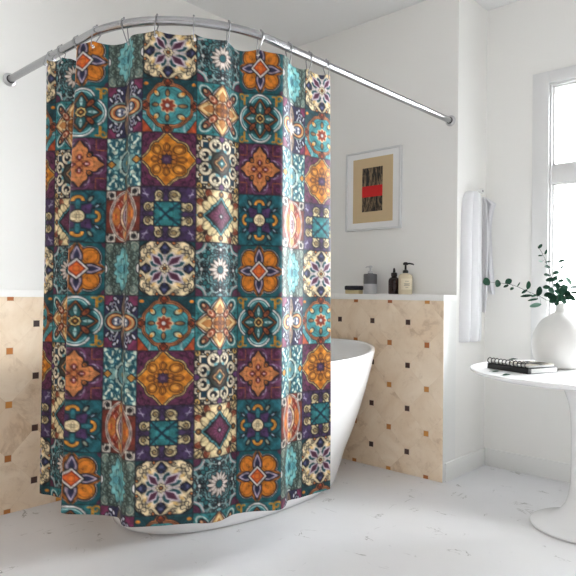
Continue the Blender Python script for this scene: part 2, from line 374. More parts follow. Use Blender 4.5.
def A3():
    s = Tile((92,40,70)); x,y = fold4(s); a,b = fold8(s)
    for cx,cy,R in ((.8,.8,.2),(.55,.9,.12),(.9,.55,.12)): s.p(curl(x,y,cx,cy,R,1.4,1)<.02, (66,28,54))
    d = np.minimum(np.minimum(ogee(a,b,.5,.47,.36,1.15), el(x,y,.36,.36,.25,.25)), el(a,b,.56,.19,.15,.13))
    s.p(d<.10, INK); s.p(d<.075, (216,182,116)); s.p(d<.035, INK); s.p(d<.0, (210,132,38))
    s.ln(el(x,y,.38,.36,.17,.16), (96,54,22), .02); s.p(curl(x,y,.40,.38,.12,1.2,2)<.018, (110,62,26)); s.p(el(x,y,.36,.34,.1,.08,.7)<0, (220,150,60))
    s.ln(vesica(a,b,.45,0,.16,.11), (96,54,22), .02); s.ln(vesica(a,b,.45,0,.12,.05), (96,54,22), .015); s.p(el(a,b,.74,0,.12,.1)<0, (198,114,28))
    s.sh(petals(s.r,s.t,8,.12,.34,.07,math.pi/8), (196,118,44), (80,44,24), .02); s.sh(poly(s.r,s.t,.17,.02,8), (78,50,84)); s.p(el(x,y,.04,.03,.04,.03)<0, (124,90,130)); return s
def B3():
    s = Tile((50,52,46)); x,y = fold4(s); a,b = fold8(s); CR = (226,212,184)
    s.p(a>.86, CR); s.sh(el(a,b,.93,.5,.1,.13), CR); s.p(el(a,b,.9,0,.16,.14)<0, INK); s.p(el(a,b,.92,0,.12,.11)<0, (86,50,94)); s.p(el(a,b,.97,.3,.05,.06)<0, INK)
    s.sh(el(x,y,.9,.9,.17,.17), (46,42,40), INK); s.p(curl(x,y,.89,.89,.13,1.2,0)<.03, (196,156,86)); s.p(el(a,b,.95,.66,.06,.06)<0, INK)
    s.p(bx2(x,y,.62,.62,.19,.19)<0, CR); s.p(bx2(x,y,.60,.60,.145,.145)<0, INK); s.p(bx2(x,y,.60,.60,.12,.12)<0, (26,62,84)); s.sh(el(a,b,.84,.5,.06,.05), (190,140,80))
    h = np.hypot(a-.64,b-.26); s.p(h<.27, INK); s.p(h<.245, CR); s.p(h<.13, INK); s.p((h<.245)&(a<.52)&(b<.24), (104,164,172)); s.p((np.hypot(a-.70,b-.26)<.07), CR); s.p((h<.16)&(b<.22)&(a>.62)&(a<.72), INK)
    s.p(s.r<.42, INK); s.p(s.r<.39, (60,62,54)); s.sh(poly(s.r,s.t,.25,.04,4), (196,158,108), (70,36,30), .04); s.sh(dia(x,y,0,0,.2,.2), (40,92,94), (96,60,40)); s.p(s.r<.05, (190,220,216)); return s
def C3():
    s = Tile((86,44,72)); x,y = fold4(s); a,b = fold8(s)
    s.ln(bx2(x,y,.82,.78,.24,.24,.04), (162,84,52), .02); s.p(bx2(x,y,.84,.8,.18,.18)<0, (76,32,60)); s.p(curl(x,y,.82,.78,.12,1.2,1)<.018, (104,52,86))
    s.ln(vesica(a,b,.62,0,.42,.36), (120,70,112), .03); s.p((np.abs(np.hypot(a-.5,b)-.38)<.025)&(a>.6)&(b>.18), (168,150,176))
    d = np.minimum(np.minimum(ogee(a,b,.42,.48,.26,1.3), el(a,b,.5,.16,.15,.12)), el(x,y,.34,.34,.1,.1)); s.p(d<.05, INK); s.p(d<.0, SALMON); s.p(el(a,b,.6,0,.14,.1)<0, (214,138,84))
    s.sh(el(x,y,.34,.34,.08,.08), (190,110,50)); s.sh(el(a,b,.25,0,.11,.08), (150,62,60), (96,40,40), .02); s.p(el(a,b,.26,0,.06,.026)<0, (236,216,220)); s.p(el(x,y,.08,.08,.05,.05)<0, (180,92,50)); return s
def D3():
    s = Tile((132,176,172)); x,y = fold4(s)
    for cx,cy,R,ph in ((.62,.5,.26,0),(.55,.82,.2,2),(.82,.78,.17,4),(.85,.3,.15,1),(.28,.62,.17,3),(.2,.9,.14,5),(.34,.3,.13,2)):
        s.ln(np.hypot(x-cx,y-cy)-R*1.05, (34,88,102), .026); s.p(curl(x,y,cx,cy,R*.9,1.3,ph)<.034, (28,80,96)); s.p(el(x,y,cx+.03,cy-.04,R*.5,R*.28,ph)<0, (206,218,200))
    s.p(el(x,y,.72,.62,.1,.05,.6)<0, (214,222,206)); s.p(el(x,y,.4,.95,.1,.05)<0, (204,214,196)); s.p(el(x,y,.95,.92,.1,.08)<0, (198,212,196))
    s.sh(vesica(x,y,0,.62,.34,.1,math.pi/2), (122,122,100)); s.sh(dia(x,y,.8,0,.19,.14), (206,144,60)); s.ln(el(x,y,0,0,.4,.42), (190,206,196), .035); s.sh(el(x,y,0,0,.3,.36), (92,140,146)); s.p(el(x,y,0,0,.08,.09)<0, (176,150,80)); return s
def A4():
    s = Tile((62,44,80)); x,y = fold4(s); a,b = fold8(s)
    for k in (-1,1): s.p((np.abs(s.y-k*(1.5*x-.45)*1.0)<.03)&(x>.68)&(x<.9), (156,148,170))
    s.p((np.abs(y-.72-.25*(x-.8))<.02)&(x>.66)&(x<.92), (156,148,170)); s.p((np.abs(y-.9)<.018)&(x>.8)&(x<.93), (140,132,156))
    s.sh(el(a,b,.68,.26,.19,.17), (222,202,154), INK, .03); s.sh(el(a,b,.5,.34,.07,.08), (222,202,154)); s.sh(el(a,b,.5,.15,.06,.05), (222,202,154)); s.p(el(a,b,.56,.3,.09,.08)<0, (222,202,154))
    s.p(curl(a,b,.68,.25,.13,1.5,2.6) < .022, (66,54,46)); s.p(el(a,b,.7,.26,.05,.06)<0, (150,126,80))
    s.sh(bx2(x,y,0,0,.44,.44), (40,116,122), INK, .03); s.p((np.abs(x-y)<.05)&(a<.43), (18,40,54)); s.ln(el(x,y,.34,.1,.12,.1), (24,66,76), .02); s.p((np.abs(np.hypot(a-.44,b-.44)-.22)<.02)&(a<.43), (20,60,70)); s.sh(el(a,b,.26,0,.13,.15), (48,128,132), None); return s
def B4():
    s = Tile((226,204,158)); x,y = fold4(s); a,b = fold8(s)
    s.sh(bx2(x,y,0,0,.98,.98), (226,204,158), (60,44,40), .03)
    s.sh(el(x,y,.84,.84,.22,.13,.78), (220,194,140)); s.p((np.abs(x-y)<.02)&(x>.65), INK); s.sh(el(a,b,.82,.5,.16,.11,.5), (140,66,44), (90,40,30), .016); s.p(el(a,b,.8,.42,.1,.06,.5)<0, (190,120,84)); s.p(dia(x,y,.63,.63,.11,.11)<0, (56,36,34))
    s.sh(el(a,b,.55,.36,.22,.16,.7), (230,208,160), (70,54,44), .02);     s.ln(np.where(a>.5, b, 9.), (80,146,150), .03); d = dia(x,y,0,0,.68,.68)+.04*np.abs(np.sin(4*s.t)); s.p(d<.07, INK); s.p(d<.05, (80,146,150)); s.p(d<-.02, INK); s.p(dia(x,y,0,0,.52,.52)<0, (94,44,68)); s.sh(petals(s.r,s.t,12,.08,.36,.045), (102,50,76), (66,28,50), .016); s.sh(s.r-.06, (226,210,220)); s.sh(el(a,b,.82,0,.1,.1), (120,74,40)); s.sh(el(a,b,.82,0,.05,.05), (200,140,70), INK, .01); return s
def C4():
    s = Tile((26,82,92)); x,y = fold4(s); a,b = fold8(s)
    for rr,cc in ((.95,(18,58,70)),(.82,(36,100,108))): s.ln(np.abs(a-b*.35)-rr, cc, .04)
    s.p((np.abs(x-y)<.05)&(s.r>.85), (16,48,60)); s.sh(dia(x,y,.75,.75,.4,.4), (30,96,106), (16,52,62), .03); s.p(np.abs(dia(x,y,0,0,1.15,1.15))<.04, (16,54,66))
    s.sh(kites(s.r,s.t,4,.1,.32,.72,.26,math.pi/4), (76,48,92), (24,40,58), .04); s.p(el(x,y,.56,.56,.14,.06,.78)<0, (48,112,122)); s.sh(el(x,y,.42,.66,.13,.06,.9), (150,160,140)); s.sh(el(x,y,.66,.4,.12,.035,.6), (160,186,206))
    u = np.minimum(np.abs(np.hypot(a-.58,b)-.17), 9); s.p(((u<.08)&(a>.56)), INK); s.p(((u<.055)&(a>.58)), (214,146,56)); s.p((np.abs(b)<.11)&(a<.6), (22,60,74)); s.p(el(a,b,.44,0,.18,.08)<0, (44,112,120))
    s.sh(s.r-.24, (228,208,166), INK, .035); s.p(el(x,s.y,.12,-.17,.06,.03)<0, (120,96,70)); return s
def D4():
    s = Tile((112,46,34)); x,y = fold4(s)
    s.p((x>.55)&(y>.62), (58,36,34)); s.p(bx2(x,y,.78,.82,.2,.16,.06)<0, (206,198,184)); s.p(el(x,y,.76,.82,.11,.09)<0, INK); s.p(el(x,y,.92,.7,.05,.04)<0, INK); s.p(curl(x,y,.78,.82,.16,1,1)<.014,(70,60,60))
    d = el(x,y,0,0,.86,.98); s.p(d<.0, (200,194,184)); s.ln(d+.05, (90,70,66), .014); s.ln(d+.1, (120,90,80), .012); s.p(el(x,y,0,0,.7,.88)<0, (146,60,40))
    s.sh(el(x,y,.52,0,.2,.34), (206,122,52), (160,80,40), .02); s.p(el(x,y,.56,0,.06,.12)<0, (176,80,40)); s.sh(vesica(x,y,0,.62,.36,.2,math.pi/2), (204,170,130), (130,60,40)); s.p(vesica(x,y,0,.72,.18,.1,math.pi/2)<0, (208,128,56)); s.ln(vesica(x,y,.3,.42,.3,.12,1.0), (206,160,140), .02); s.p(el(x,y,.4,.56,.14,.06,-.9)<0, (124,40,30))
    s.sh(vesica(x,y,0,0,.58,.34,math.pi/2), (220,196,164), (120,56,44), .03); s.sh(vesica(x,y,0,0,.42,.2,math.pi/2), (196,180,190), (92,50,50), .03); s.p(el(x,y,.06,.12,.06,.09)<0, (120,80,84)); s.p(el(x,y,.0,.0,.12,.03)<0, (90,50,54)); return s
TN = 72
def atlas():
    rows = [(A1,B1,C1,D1),(A2,B2,C2,D2),(A3,B3,C3,D3),(A4,B4,C4,D4)]; k = Tile.N//TN; out = np.zeros((4*TN,4*TN,3))
    for i,r in enumerate(rows):
        for j,f in enumerate(r):
            s = f(); e = np.maximum(np.abs(s.X),np.abs(s.Y))
            s.frame(0,0); a,b = fold8(s); q = 4*i+j      # fine inked contour lines over the whole tile, mirrored like the motif
            n = np.sin(11*a+2.6*np.sin(7*b+q)+q*1.7)+np.sin(12*b+2.4*np.sin(8*a-q)+q*.9)
            s.c[np.abs(n) < .10] *= .58; s.c[(n > .75)] *= 1.07; s.c[(n < -.85)] *= .84
            s.c = np.minimum(s.c, 240); s.c[e>.985] = INK
            out[i*TN:(i+1)*TN, j*TN:(j+1)*TN] = s.c.reshape(TN,k,TN,k,3).mean((1,3))
    return out/255.
W_RIGHT, W_BACK, W_BASE, EXPO = 44.0, .75, .48, .96
LOBE, LPOW = (.58, .75, .30), 4.
# ================================================================ camera
CAM = V((2.981, -3.171, 1.078)); FPX = 604.25
yaw, pit, rol = math.radians(42.949), math.radians(.561), math.radians(.668)
fw = V((-math.sin(yaw)*math.cos(pit), math.cos(yaw)*math.cos(pit), math.sin(pit)))
r0 = V((math.cos(yaw), math.sin(yaw), 0)); u0 = r0.cross(fw)
rt = r0*math.cos(rol)+u0*math.sin(rol); up = -r0*math.sin(rol)+u0*math.cos(rol)
cd = bpy.data.cameras.new('camera'); cam = bpy.data.objects.new('camera', cd); COL.objects.link(cam)
mw = Matrix((rt, up, -fw)).transposed().to_4x4(); mw.translation = CAM; cam.matrix_world = mw
cd.lens = 36*FPX/576; cd.sensor_width = 36; cd.sensor_fit = 'HORIZONTAL'; cd.clip_start = .05
scn.camera = cam

# ================================================================ the room (floor z = 0; corner of the tiled half walls at x = y = 0)
XE, YW, H = 1.262, .535, 2.92          # end of the tub recess, plane of the window wall, ceiling
XR, YF = 4.6, -5.2                      # how far floor, ceiling and window wall are built
HW, LT = 1.048, 1.083                   # top of the tiles, top of the ledge
def wall(name, boxes, mats, hit=None):
    bm = bmesh.new()
    for lo, hi in boxes: box(bm, lo, hi)
    o = obj(name, bm, mats, smooth=False); return struct(o)
wall('floor', [((-.35, YF, -.08), (XR, YW+.3, 0))], M['floor'])
wall('ceiling', [((-.35, YF, H), (XR, YW+.3, H+.1))], M['ceiling'])
wall('wall_left', [((-.30, YF, LT), (-.10, .15, H))], M['wall'])
wall('wall_back', [((-.30, .15, LT), (XE, .30, H))], M['wall'])
wall('wall_alcove', [((XE-.2, .30, LT), (XE, YW+.2, H)), ((XE-.2, .15, 0), (XE, YW+.2, LT))], M['wall'])
def half_wall(name, lo, hi, n, mat):
    bm = bmesh.new(); box(bm, lo, hi); bm.faces.ensure_lookup_table(); bm.normal_update()
    for f in bm.faces: f.material_index = 1 if f.normal.dot(V(n)) > .9 else 0
    return struct(obj(name, bm, [M['trim'], mat], smooth=False))
half_wall('wall_left_half', (-.30, YF, 0), (0, .15, HW), (1,0,0), M['tile_left'])
half_wall('wall_back_half', (0, 0, 0), (XE, .15, HW), (0,-1,0), M['tile_back'])
bm = bmesh.new(); box(bm, (-.10, YF, HW), (.004, .15, LT), .003); struct(obj('trim_1', bm, M['ledge']))
bm = bmesh.new(); box(bm, (.004, -.004, HW), (XE+.003, .15, LT), .003); struct(obj('trim_2', bm, M['ledge']))

# window wall with its two openings (the second lies beyond the picture and lets the daylight in)
WZ0, WZ1 = .66, 2.362
OPEN = ((1.66, 2.66), (2.95, 4.35))
xs = [XE-.2]+[q for o in OPEN for q in o]+[XR]
wall('wall_right', [((xs[k], YW, 0), (xs[k+1], YW+.2, H)) for k in range(0, len(xs), 2)]+
     [((a, YW, WZ1), (b, YW+.2, H)) for a, b in OPEN]+[((a, YW, 0), (b, YW+.2, WZ0)) for a, b in OPEN], M['wall'])
def window(name, label, WX0, WX1):
    win = bpy.data.objects.new(name, None); COL.objects.link(win); win.location = (WX0, YW, WZ0); struct(win, label)
    def wpart(name, boxes, mat, bevel=.003):
        bm = bmesh.new()
        for lo, hi in boxes: box(bm, V(lo)-win.location, V(hi)-win.location, bevel)
        return obj(name, bm, mat, win)
    ca = .098
    wpart('casing', [((WX0-ca, YW-.018, WZ0-.06), (WX0, YW-.0005, WZ1+.068)), ((WX1, YW-.018, WZ0-.06), (WX1+ca, YW-.0005, WZ1+.068)), ((WX0-.001, YW-.018, WZ1-.004), (WX1+.001, YW-.0005, WZ1+.068)),
                     ((WX0-.001, YW-.018, WZ0-.06), (WX1+.001, YW-.0005, WZ0))], M['sash'])
    wpart('sill', [((WX0-ca-.02, YW-.06, WZ0-.03), (WX1+ca+.02, YW-.018, WZ0))], M['trim'])
    tz0, tz1 = 1.757, 1.865
    xm = (WX0+WX1)/2
    wpart('window_frame', [((WX0, YW, WZ0), (WX0+.012, YW+.09, WZ1)), ((WX1-.012, YW, WZ0), (WX1, YW+.09, WZ1)), ((WX0, YW, WZ1-.018), (WX1, YW+.09, WZ1)), ((WX0, YW, WZ0), (WX1, YW+.09, WZ0+.018)),
                           ((WX0, YW+.004, tz0), (WX1, YW+.08, tz1)), ((xm-.03, YW+.006, WZ0), (xm+.03, YW+.07, WZ1))], M['sash'], .004)
    for x0, x1 in ((WX0+.012, xm-.03), (xm+.03, WX1-.012)):
        for z0, z1 in ((WZ0+.018, tz0), (tz1, WZ1-.018)):
            b = .010
            wpart('sash', [((x0, YW+.02, z0), (x0+b, YW+.06, z1)), ((x1-b, YW+.02, z0), (x1, YW+.06, z1)), ((x0, YW+.02, z0), (x1, YW+.06, z0+b)), ((x0, YW+.02, z1-b), (x1, YW+.06, z1))], M['trim'], .002)
            wpart('glass_pane', [((x0+b-.002, YW+.045, z0+b-.002), (x1-b+.002, YW+.049, z1-b+.002))], M['glass'], 0)
window('window_1', 'tall window with a grey surround behind the round table', *OPEN[0])
window('window_2', 'second tall window further along the window wall', *OPEN[1])
wall('wall_front', [((XR, YF, 0), (XR+.2, YW+.2, H))], M['wall'])
# baseboards
def bb(name, lo, hi):
    bm = bmesh.new(); box(bm, lo, hi, .003); return struct(obj(name, bm, M['trim']))
bb('baseboard_alcove', (XE+.0005, .02, 0), (XE+.013, YW-.0005, .11))
bb('baseboard_right', (XE+.013, YW-.013, 0), (XR, YW-.0005, .11))

# ================================================================ freestanding tub
t = thing('bathtub', 'white freestanding oval bathtub standing behind the printed shower curtain', 'bathtub', (.57, -.905, 0))
def oval(cx, cy, a, b, z, n=72, e=2.25, lift=0):
    out = []
    for k in range(n):
        q = 2*PI*k/n; c, s = math.cos(q), math.sin(q)
        x = a*abs(c)**(2/e)*(1 if c > 0 else -1); y = b*abs(s)**(2/e)*(1 if s > 0 else -1)
        out.append((cx+x, cy+y, z+lift*(y/b)**2))
    return out
def tub_ring(f, inset=0, drop=0):               # f: 0 base .. 1 rim
    w = float(np.interp(f, [0, .04, .12, .25, .4, .55, .7, .85, 1], [0, .02, .10, .23, .42, .58, .72, .84, .94]))
    a = .375+.19*w; b = .695+.153*w
    return oval(-.02+.035*w, -.055*(1-w), a-inset, b-inset, .748*f-drop, lift=.042*f)
rings = [oval(-.02, -.055, .358, .678, 0), oval(-.02, -.055, .372, .692, .006)]
rings += [tub_ring(f) for f in (.04, .12, .25, .4, .55, .7, .85, .95)]
bm = bmesh.new(); loft(bm, rings+[tub_ring(.985), tub_ring(1, .004), tub_ring(1, .012, -.003), tub_ring(1, .020, -.001), tub_ring(1, .026, .006)]+
     [tub_ring(f, .026) for f in (.93, .8, .6, .42, .3)]+[tub_ring(.24, .06), tub_ring(.2, .13), tub_ring(.185, .25)], cap=True)
obj('shell', bm, M['enamel'], t, angle=60)
bm = bmesh.new(); lathe(bm, [(.0, .006), (.022, .006), (.026, .003), (.026, 0)], 24, (0, .1, .143)); obj('drain', bm, M['chrome'], t)

# ================================================================ curved curtain rod
RZ, RR = 2.132, .0172
RC, RRAD = V((.686, -1.395)), .53
rod2 = [(-.10, -1.925), (.2, -1.925), (.45, -1.925), (.60, -1.925)]
rod2 += [(RC.x+RRAD*math.cos(q), RC.y+RRAD*math.sin(q)) for q in [(-90+90*k/24)*PI/180 for k in range(25)]]
rod2 += [(1.216, -1.25), (1.216, -.9), (1.216, -.4), (1.216, .15)]
t = thing('curtain_rod', 'curved chrome shower rod running from the left wall to the back wall', 'curtain rod', (.6, -1.925, RZ))
bm = bmesh.new(); tube(bm, [V((x, y, 0))-V((.6, -1.925, 0)) for x, y in rod2], RR, 18); obj('rail', bm, M['chrome'], t, angle=50)
for (x, y), ax in (((-.10, -1.925), (1,0,0)), ((1.216, .15), (0,-1,0))):
    bm = bmesh.new(); lathe(bm, [(.016, .0005), (.031, .0005), (.033, .004), (.032, .008), (.026, .010), (.0225, .016), (.0205, .017), (.0195, .017), (.0178, .012), (.0178, .004)], 32, V((x-.6, y+1.925, 0)), ax, cap=False)
    f = obj('flange', bm, M['nickel'], t)
    bm = bmesh.new(); lathe(bm, [(.0204, .0168), (.0204, .0190), (.0176, .0190), (.0176, .0168)], 24, V((x-.6, y+1.925, 0)), ax, cap=False); obj('collar', bm, M['dark_metal'], f)

# ================================================================ shower curtain
exec_pattern = atlas()
ZB, ZT = .185, 2.085
# along the hem: print coordinate (tiles), sight lines of the hem, and how far the top edge is shifted sideways (m)
hem = [(.70,.371,-1.956,.002),(.85,.394,-1.949,.001),(1.0,.419,-1.932,.0),(1.24,.45,-1.92,.006),(1.43,.480,-1.908,.016),(1.58,.50,-1.897,.02),(1.72,.515,-1.885,.02),
       (1.82,.55,-1.89,.022),(2.0,.58,-1.925,.026),(2.2,.615,-1.972,.032),(2.37,.658,-2.0,.036),(2.43,.684,-1.996,.030),(2.5,.706,-1.985,.023),(2.75,.752,-1.942,.013),(3.0,.790,-1.902,.008),
       (3.2,.817,-1.880,.010),(3.42,.849,-1.861,.012),(3.52,.878,-1.868,.012),(3.68,.923,-1.888,.012),(3.82,.953,-1.890,.012),(4.0,.986,-1.872,.010),(4.5,1.057,-1.803,.006),(4.8,1.103,-1.735,.000),(5.0,1.124,-1.700,-.008),
       (5.3,1.158,-1.650,-.008),(5.5,1.168,-1.605,-.008),(5.7,1.160,-1.560,-.008),(5.85,1.152,-1.530,-.008),(6.0,1.155,-1.505,-.008),(6.3,1.180,-1.462,-.008),(6.6,1.218,-1.420,-.008),(6.85,1.250,-1.385,-.010),(7.0,1.262,-1.352,-.012),
       (7.2,1.247,-1.31,-.012),(7.4,1.215,-1.265,-.010),(7.5,1.200,-1.240,-.008),(7.7,1.203,-1.205,-.006),(8.0,1.210,-1.165,-.004),(8.25,1.218,-1.12,-.008),(8.5,1.231,-1.062,-.013),(8.68,1.239,-1.022,-.018),(8.76,1.242,-1.004,-.021)]
# resample the plan curve with a spline
sp = spline([(h[1], h[2], h[0]) for h in hem], 10); sh_ = spline([(h[3], 0, 0) for h in hem], 10)
P2 = np.array([(p.x, p.y, p.z, s.x) for p, s in zip(sp, sh_)])
P2[:, 2] = np.maximum.accumulate(P2[:, 2])
NT = 58
us = np.linspace(hem[0][0], hem[-1][0], int((hem[-1][0]-hem[0][0])*NT)+1)
cx, cy, cs = (np.interp(us, P2[:, 2], P2[:, k]) for k in (0, 1, 3))
nz = int((ZT-ZB)/.21*NT)+1
zz = np.linspace(ZT, ZB, nz)
f = ((zz-ZB)/(ZT-ZB))[:, None]
shift = cs[None, :]*f**1.2
X = cx[None, :]+shift*r0.x; Y = cy[None, :]+shift*r0.y
wob = .0035*np.sin(us[None, :]*5.1+f*2.2)*np.sin(f*PI)+.003*np.sin(us[None, :]*2.3-f*5.)*np.sin(f*PI)   # gentle unevenness of hanging cloth
tx, ty = np.gradient(cx), np.gradient(cy); L = np.hypot(tx, ty)+1e-9; nx_, ny_ = ty/L, -tx/L
X = X+nx_[None, :]*wob; Y = Y+ny_[None, :]*wob
RING_XY = [(0.3555,-1.925), (0.45,-1.925), (0.5901,-1.925), (0.7437,-1.9218), (0.8861,-1.8858), (1.0086,-1.8155), (1.1082,-1.7153), (1.1768,-1.5951), (1.2128,-1.4527), (1.216,-1.2873), (1.216,-1.1541), (1.216,-1.0354)]      # where the twelve rings sit along the rod
hooks = []
rp = np.array([(V(p).x, V(p).y) for p in spline([(x, y, 0) for x, y in rod2], 12)])
for q in RING_XY:
    i = int(np.argmin(np.hypot(*(rp-np.array(q)).T))); a_ = rp[i]; tg = rp[min(i+1, len(rp)-1)]-rp[max(i-1, 0)]; tg = tg/np.hypot(*tg); nn = np.array((tg[1], -tg[0]))
    al = (X[0]-a_[0])*tg[0]+(Y[0]-a_[1])*tg[1]; of = (X[0]-a_[0])*nn[0]+(Y[0]-a_[1])*nn[1]
    cand = np.where((np.abs(al) < .006) & (np.abs(of) < .16))[0]
    if len(cand) == 0: cand = np.array([int(np.argmin(np.abs(al)+np.abs(of)))])
    j = int(cand[np.argmin(np.abs(of[cand]))])
    hooks.append((a_, tg, nn, float(of[j]), j))
hu = np.sort(np.array([us[h[4]] for h in hooks]))
sag = np.zeros_like(us)
for a_, b_ in zip(hu, hu[1:]):
    m_ = (us > a_) & (us < b_); q = (us[m_]-a_)/(b_-a_); sag[m_] = -min(.014, .03*(b_-a_))*4*q*(1-q)
lift = .020*np.clip((1.75-us)/.35, 0, 1)
Z = zz[:, None]+(sag+lift)[None, :]*np.exp(-(1-f)*9)
# hem hangs a touch unevenly
Z = Z+.004*np.sin(us[None, :]*3.)*np.exp(-f*12)
co = np.stack([X, Y, Z], -1).reshape(-1, 3)
nu = len(us)
idx = np.arange(nz*nu).reshape(nz, nu)
quads = np.stack([idx[:-1, :-1], idx[1:, :-1], idx[1:, 1:], idx[:-1, 1:]], -1).reshape(-1, 4)
HOLE = ZT-.022
keep = np.ones(len(quads), bool); qc = co[quads].mean(1)
for h in hooks:
    c_ = np.array((X[0, h[4]], Y[0, h[4]], HOLE+lift[h[4]])); keep &= np.linalg.norm(qc-c_, axis=1) > .0062
quads = quads[keep]
# colours of the print
vv = (2.115-(zz)) / .21
TX = exec_pattern.shape[0]
iu = ((us % 4)*TN); iv = ((vv % 4)*TN)
def bil(A, v_, u_):
    u_ = u_-.5; v_ = v_-.5; a0 = np.floor(u_).astype(int); b0 = np.floor(v_).astype(int); fu = (u_-a0)[None, :, None]; fv = (v_-b0)[:, None, None]
    g = lambda b, a: A[np.ix_(b % TX, a % TX)]
    return (g(b0, a0)*(1-fu)+g(b0, a0+1)*fu)*(1-fv)+(g(b0+1, a0)*(1-fu)+g(b0+1, a0+1)*fu)*fv
colr = bil(exec_pattern, iv, iu).reshape(-1, 3)
colr = np.where(colr <= .04045, colr/12.92, ((colr+.055)/1.055)**2.4)
me = bpy.data.meshes.new('print_panel')
me.vertices.add(len(co)); me.vertices.foreach_set('co', co.ravel().astype(np.float32))
me.loops.add(len(quads)*4); me.loops.foreach_set('vertex_index', quads.ravel().astype(np.int32))
me.polygons.add(len(quads)); me.polygons.foreach_set('loop_start', (np.arange(len(quads))*4).astype(np.int32)); me.polygons.foreach_set('use_smooth', np.ones(len(quads), bool))
at = me.color_attributes.new('print', 'FLOAT_COLOR', 'POINT'); at.data.foreach_set('color', np.c_[colr, np.ones(len(colr))].ravel().astype(np.float32))
me.update(calc_edges=True); me.validate()
cur = link('shower_curtain', me, M['curtain'])
tag(cur, 'long patchwork print shower curtain in teal, plum and orange hanging from the curved rod', 'shower curtain')

# ================================================================ curtain rings
place = ['nearest the left wall', 'second from the left wall', 'third from the left wall', 'fourth from the left wall', 'fifth from the left wall', 'sixth from the left wall',
         'sixth from the back wall', 'fifth from the back wall', 'fourth from the back wall', 'third from the back wall', 'second from the back wall', 'nearest the back wall']
for k, (a_, tg, nn, of, j) in enumerate(hooks):
    zc = HOLE+lift[j]-RZ; r1, r2 = RR+.0030, .0052; wire = .0022
    ring = thing('curtain_ring', 'metal curtain ring on the curved rod, '+place[k], 'curtain ring', (a_[0], a_[1], RZ), 'metal rings along the shower rod')
    # a loop round the rod that runs down through the hole in the cloth
    cen = V((of, zc+r2)); d = cen; Ld = d.length; base_a = math.atan2(d.y, d.x); g = math.acos(max(-1, min(1, (r1-r2)/Ld)))
    pts = []
    for q in np.linspace(base_a+g, base_a+2*PI-g, 26): pts.append((r1*math.cos(q), r1*math.sin(q)))
    for q in np.linspace(base_a-g, base_a+g, 10): pts.append((cen.x+r2*math.cos(q), cen.y+r2*math.sin(q)))
    P3 = [V((nn[0]*x, nn[1]*x, z)) for x, z in pts]
    bm = bmesh.new(); tube(bm, P3, wire, 8, closed=True); obj('wire_loop', bm, M['ring'], ring)
    bm = bmesh.new(); bmesh.ops.create_uvsphere(bm, u_segments=12, v_segments=8, radius=.0042, matrix=Matrix.Translation((0, 0, r1+.0042))); obj('ball_tip', bm, M['ring'], ring)

# ================================================================ framed print on the back wall
FX0, FX1, FZ0, FZ1 = .441, .880, 1.508, 2.040
t = thing('framed_picture', 'silver framed abstract print with a red band on tan paper', 'picture', ((FX0+FX1)/2, .15, FZ0))
o_ = V(t.location)
def fb(name, boxes, mat, bevel=0, parent=t):
    bm = bmesh.new()
    for lo, hi in boxes: box(bm, V(lo)-o_, V(hi)-o_, bevel)
    return obj(name, bm, mat, parent)
w = .013; y0, y1 = .124, .1495
fb('frame', [((FX0, y0, FZ0), (FX0+w, y1, FZ1)), ((FX1-w, y0, FZ0), (FX1, y1, FZ1)), ((FX0+w, y0, FZ0), (FX1-w, y1, FZ0+w)), ((FX0+w, y0, FZ1-w), (FX1-w, y1, FZ1))], M['frame'], .002)
fb('mat_board', [((FX0+w, .134, FZ0+w), (FX1-w, .139, FZ1-w))], M['mat_board'])
pp = fb('art_paper', [((.501, .1325, 1.560), (.819, .134, 1.990))], M['tan_paper'])
fb('ink_panel', [((.577, .1318, 1.632), (.740, .1325, 1.924))], M['ink'], 0, pp)
fb('red_band', [((.577, .1310, 1.729), (.740, .1318, 1.802))], M['red_ink'], 0, pp)

# ================================================================ things on the ledge
LY = .072
t = thing('scrub_brush', 'scrub brush with dark back and cream bristles, nearest the curtain on the ledge', 'brush', (.562, LY, LT))
bm = bmesh.new(); box(bm, (-.058, -.022, .0005), (.058, .022, .026), .004)
obj('bristles', bm, M['bristle'], t)
bm = bmesh.new(); box(bm, (-.063, -.025, .026), (.063, .025, .055), .008, seg=3); obj('brush_back', bm, M['navy'], t)
def pump(t, z, r, mat, k=1., ang=PI, neck=.012):
    bm = bmesh.new(); lathe(bm, [(neck*1.25, z), (neck*1.25, z+.012*k), (neck*.8, z+.016*k), (neck*.45, z+.018*k), (neck*.45, z+.040*k), (neck*1.1, z+.041*k), (neck*1.15, z+.050*k), (neck*.7, z+.055*k), (0, z+.0555*k)], 24)
    o = obj('pump', bm, mat, t)
    bm = bmesh.new(); c, s = math.cos(ang), math.sin(ang)
    tube(bm, [(0,0,z+.047*k), (c*.022*k, s*.022*k, z+.048*k), (c*.036*k, s*.036*k, z+.045*k), (c*.040*k, s*.040*k, z+.040*k)], [.0048*k, .0045*k, .004*k, .0034*k], 10); obj('spout', bm, mat, o)
t = thing('soap_dispenser', 'two tone grey soap dispenser with a silver pump on the ledge beside the brush', 'dispenser', (.693, LY, LT))
bm = bmesh.new(); lathe(bm, [(.036, .0005), (.041, .003), (.043, .008), (.043, .066)], 40, cap=True); obj('lower_body', bm, M['pale_ceramic'], t)
bm = bmesh.new(); lathe(bm, [(.043, .066), (.0435, .068), (.0435, .126), (.041, .131), (.018, .133), (.018, .136)], 40); obj('upper_body', bm, M['grey_ceramic'], t)
pump(t, .136, .02, M['nickel'], .9, PI*1.0, .013)
t = thing('dropper_bottle', 'dark brown glass bottle with a black pointed cap on the ledge', 'bottle', (.875, LY, LT))
bm = bmesh.new(); lathe(bm, [(.030, .0005), (.034, .002), (.0355, .007), (.0355, .085), (.033, .096), (.025, .105), (.016, .110), (.0145, .114)], 36); obj('body', bm, M['amber'], t)
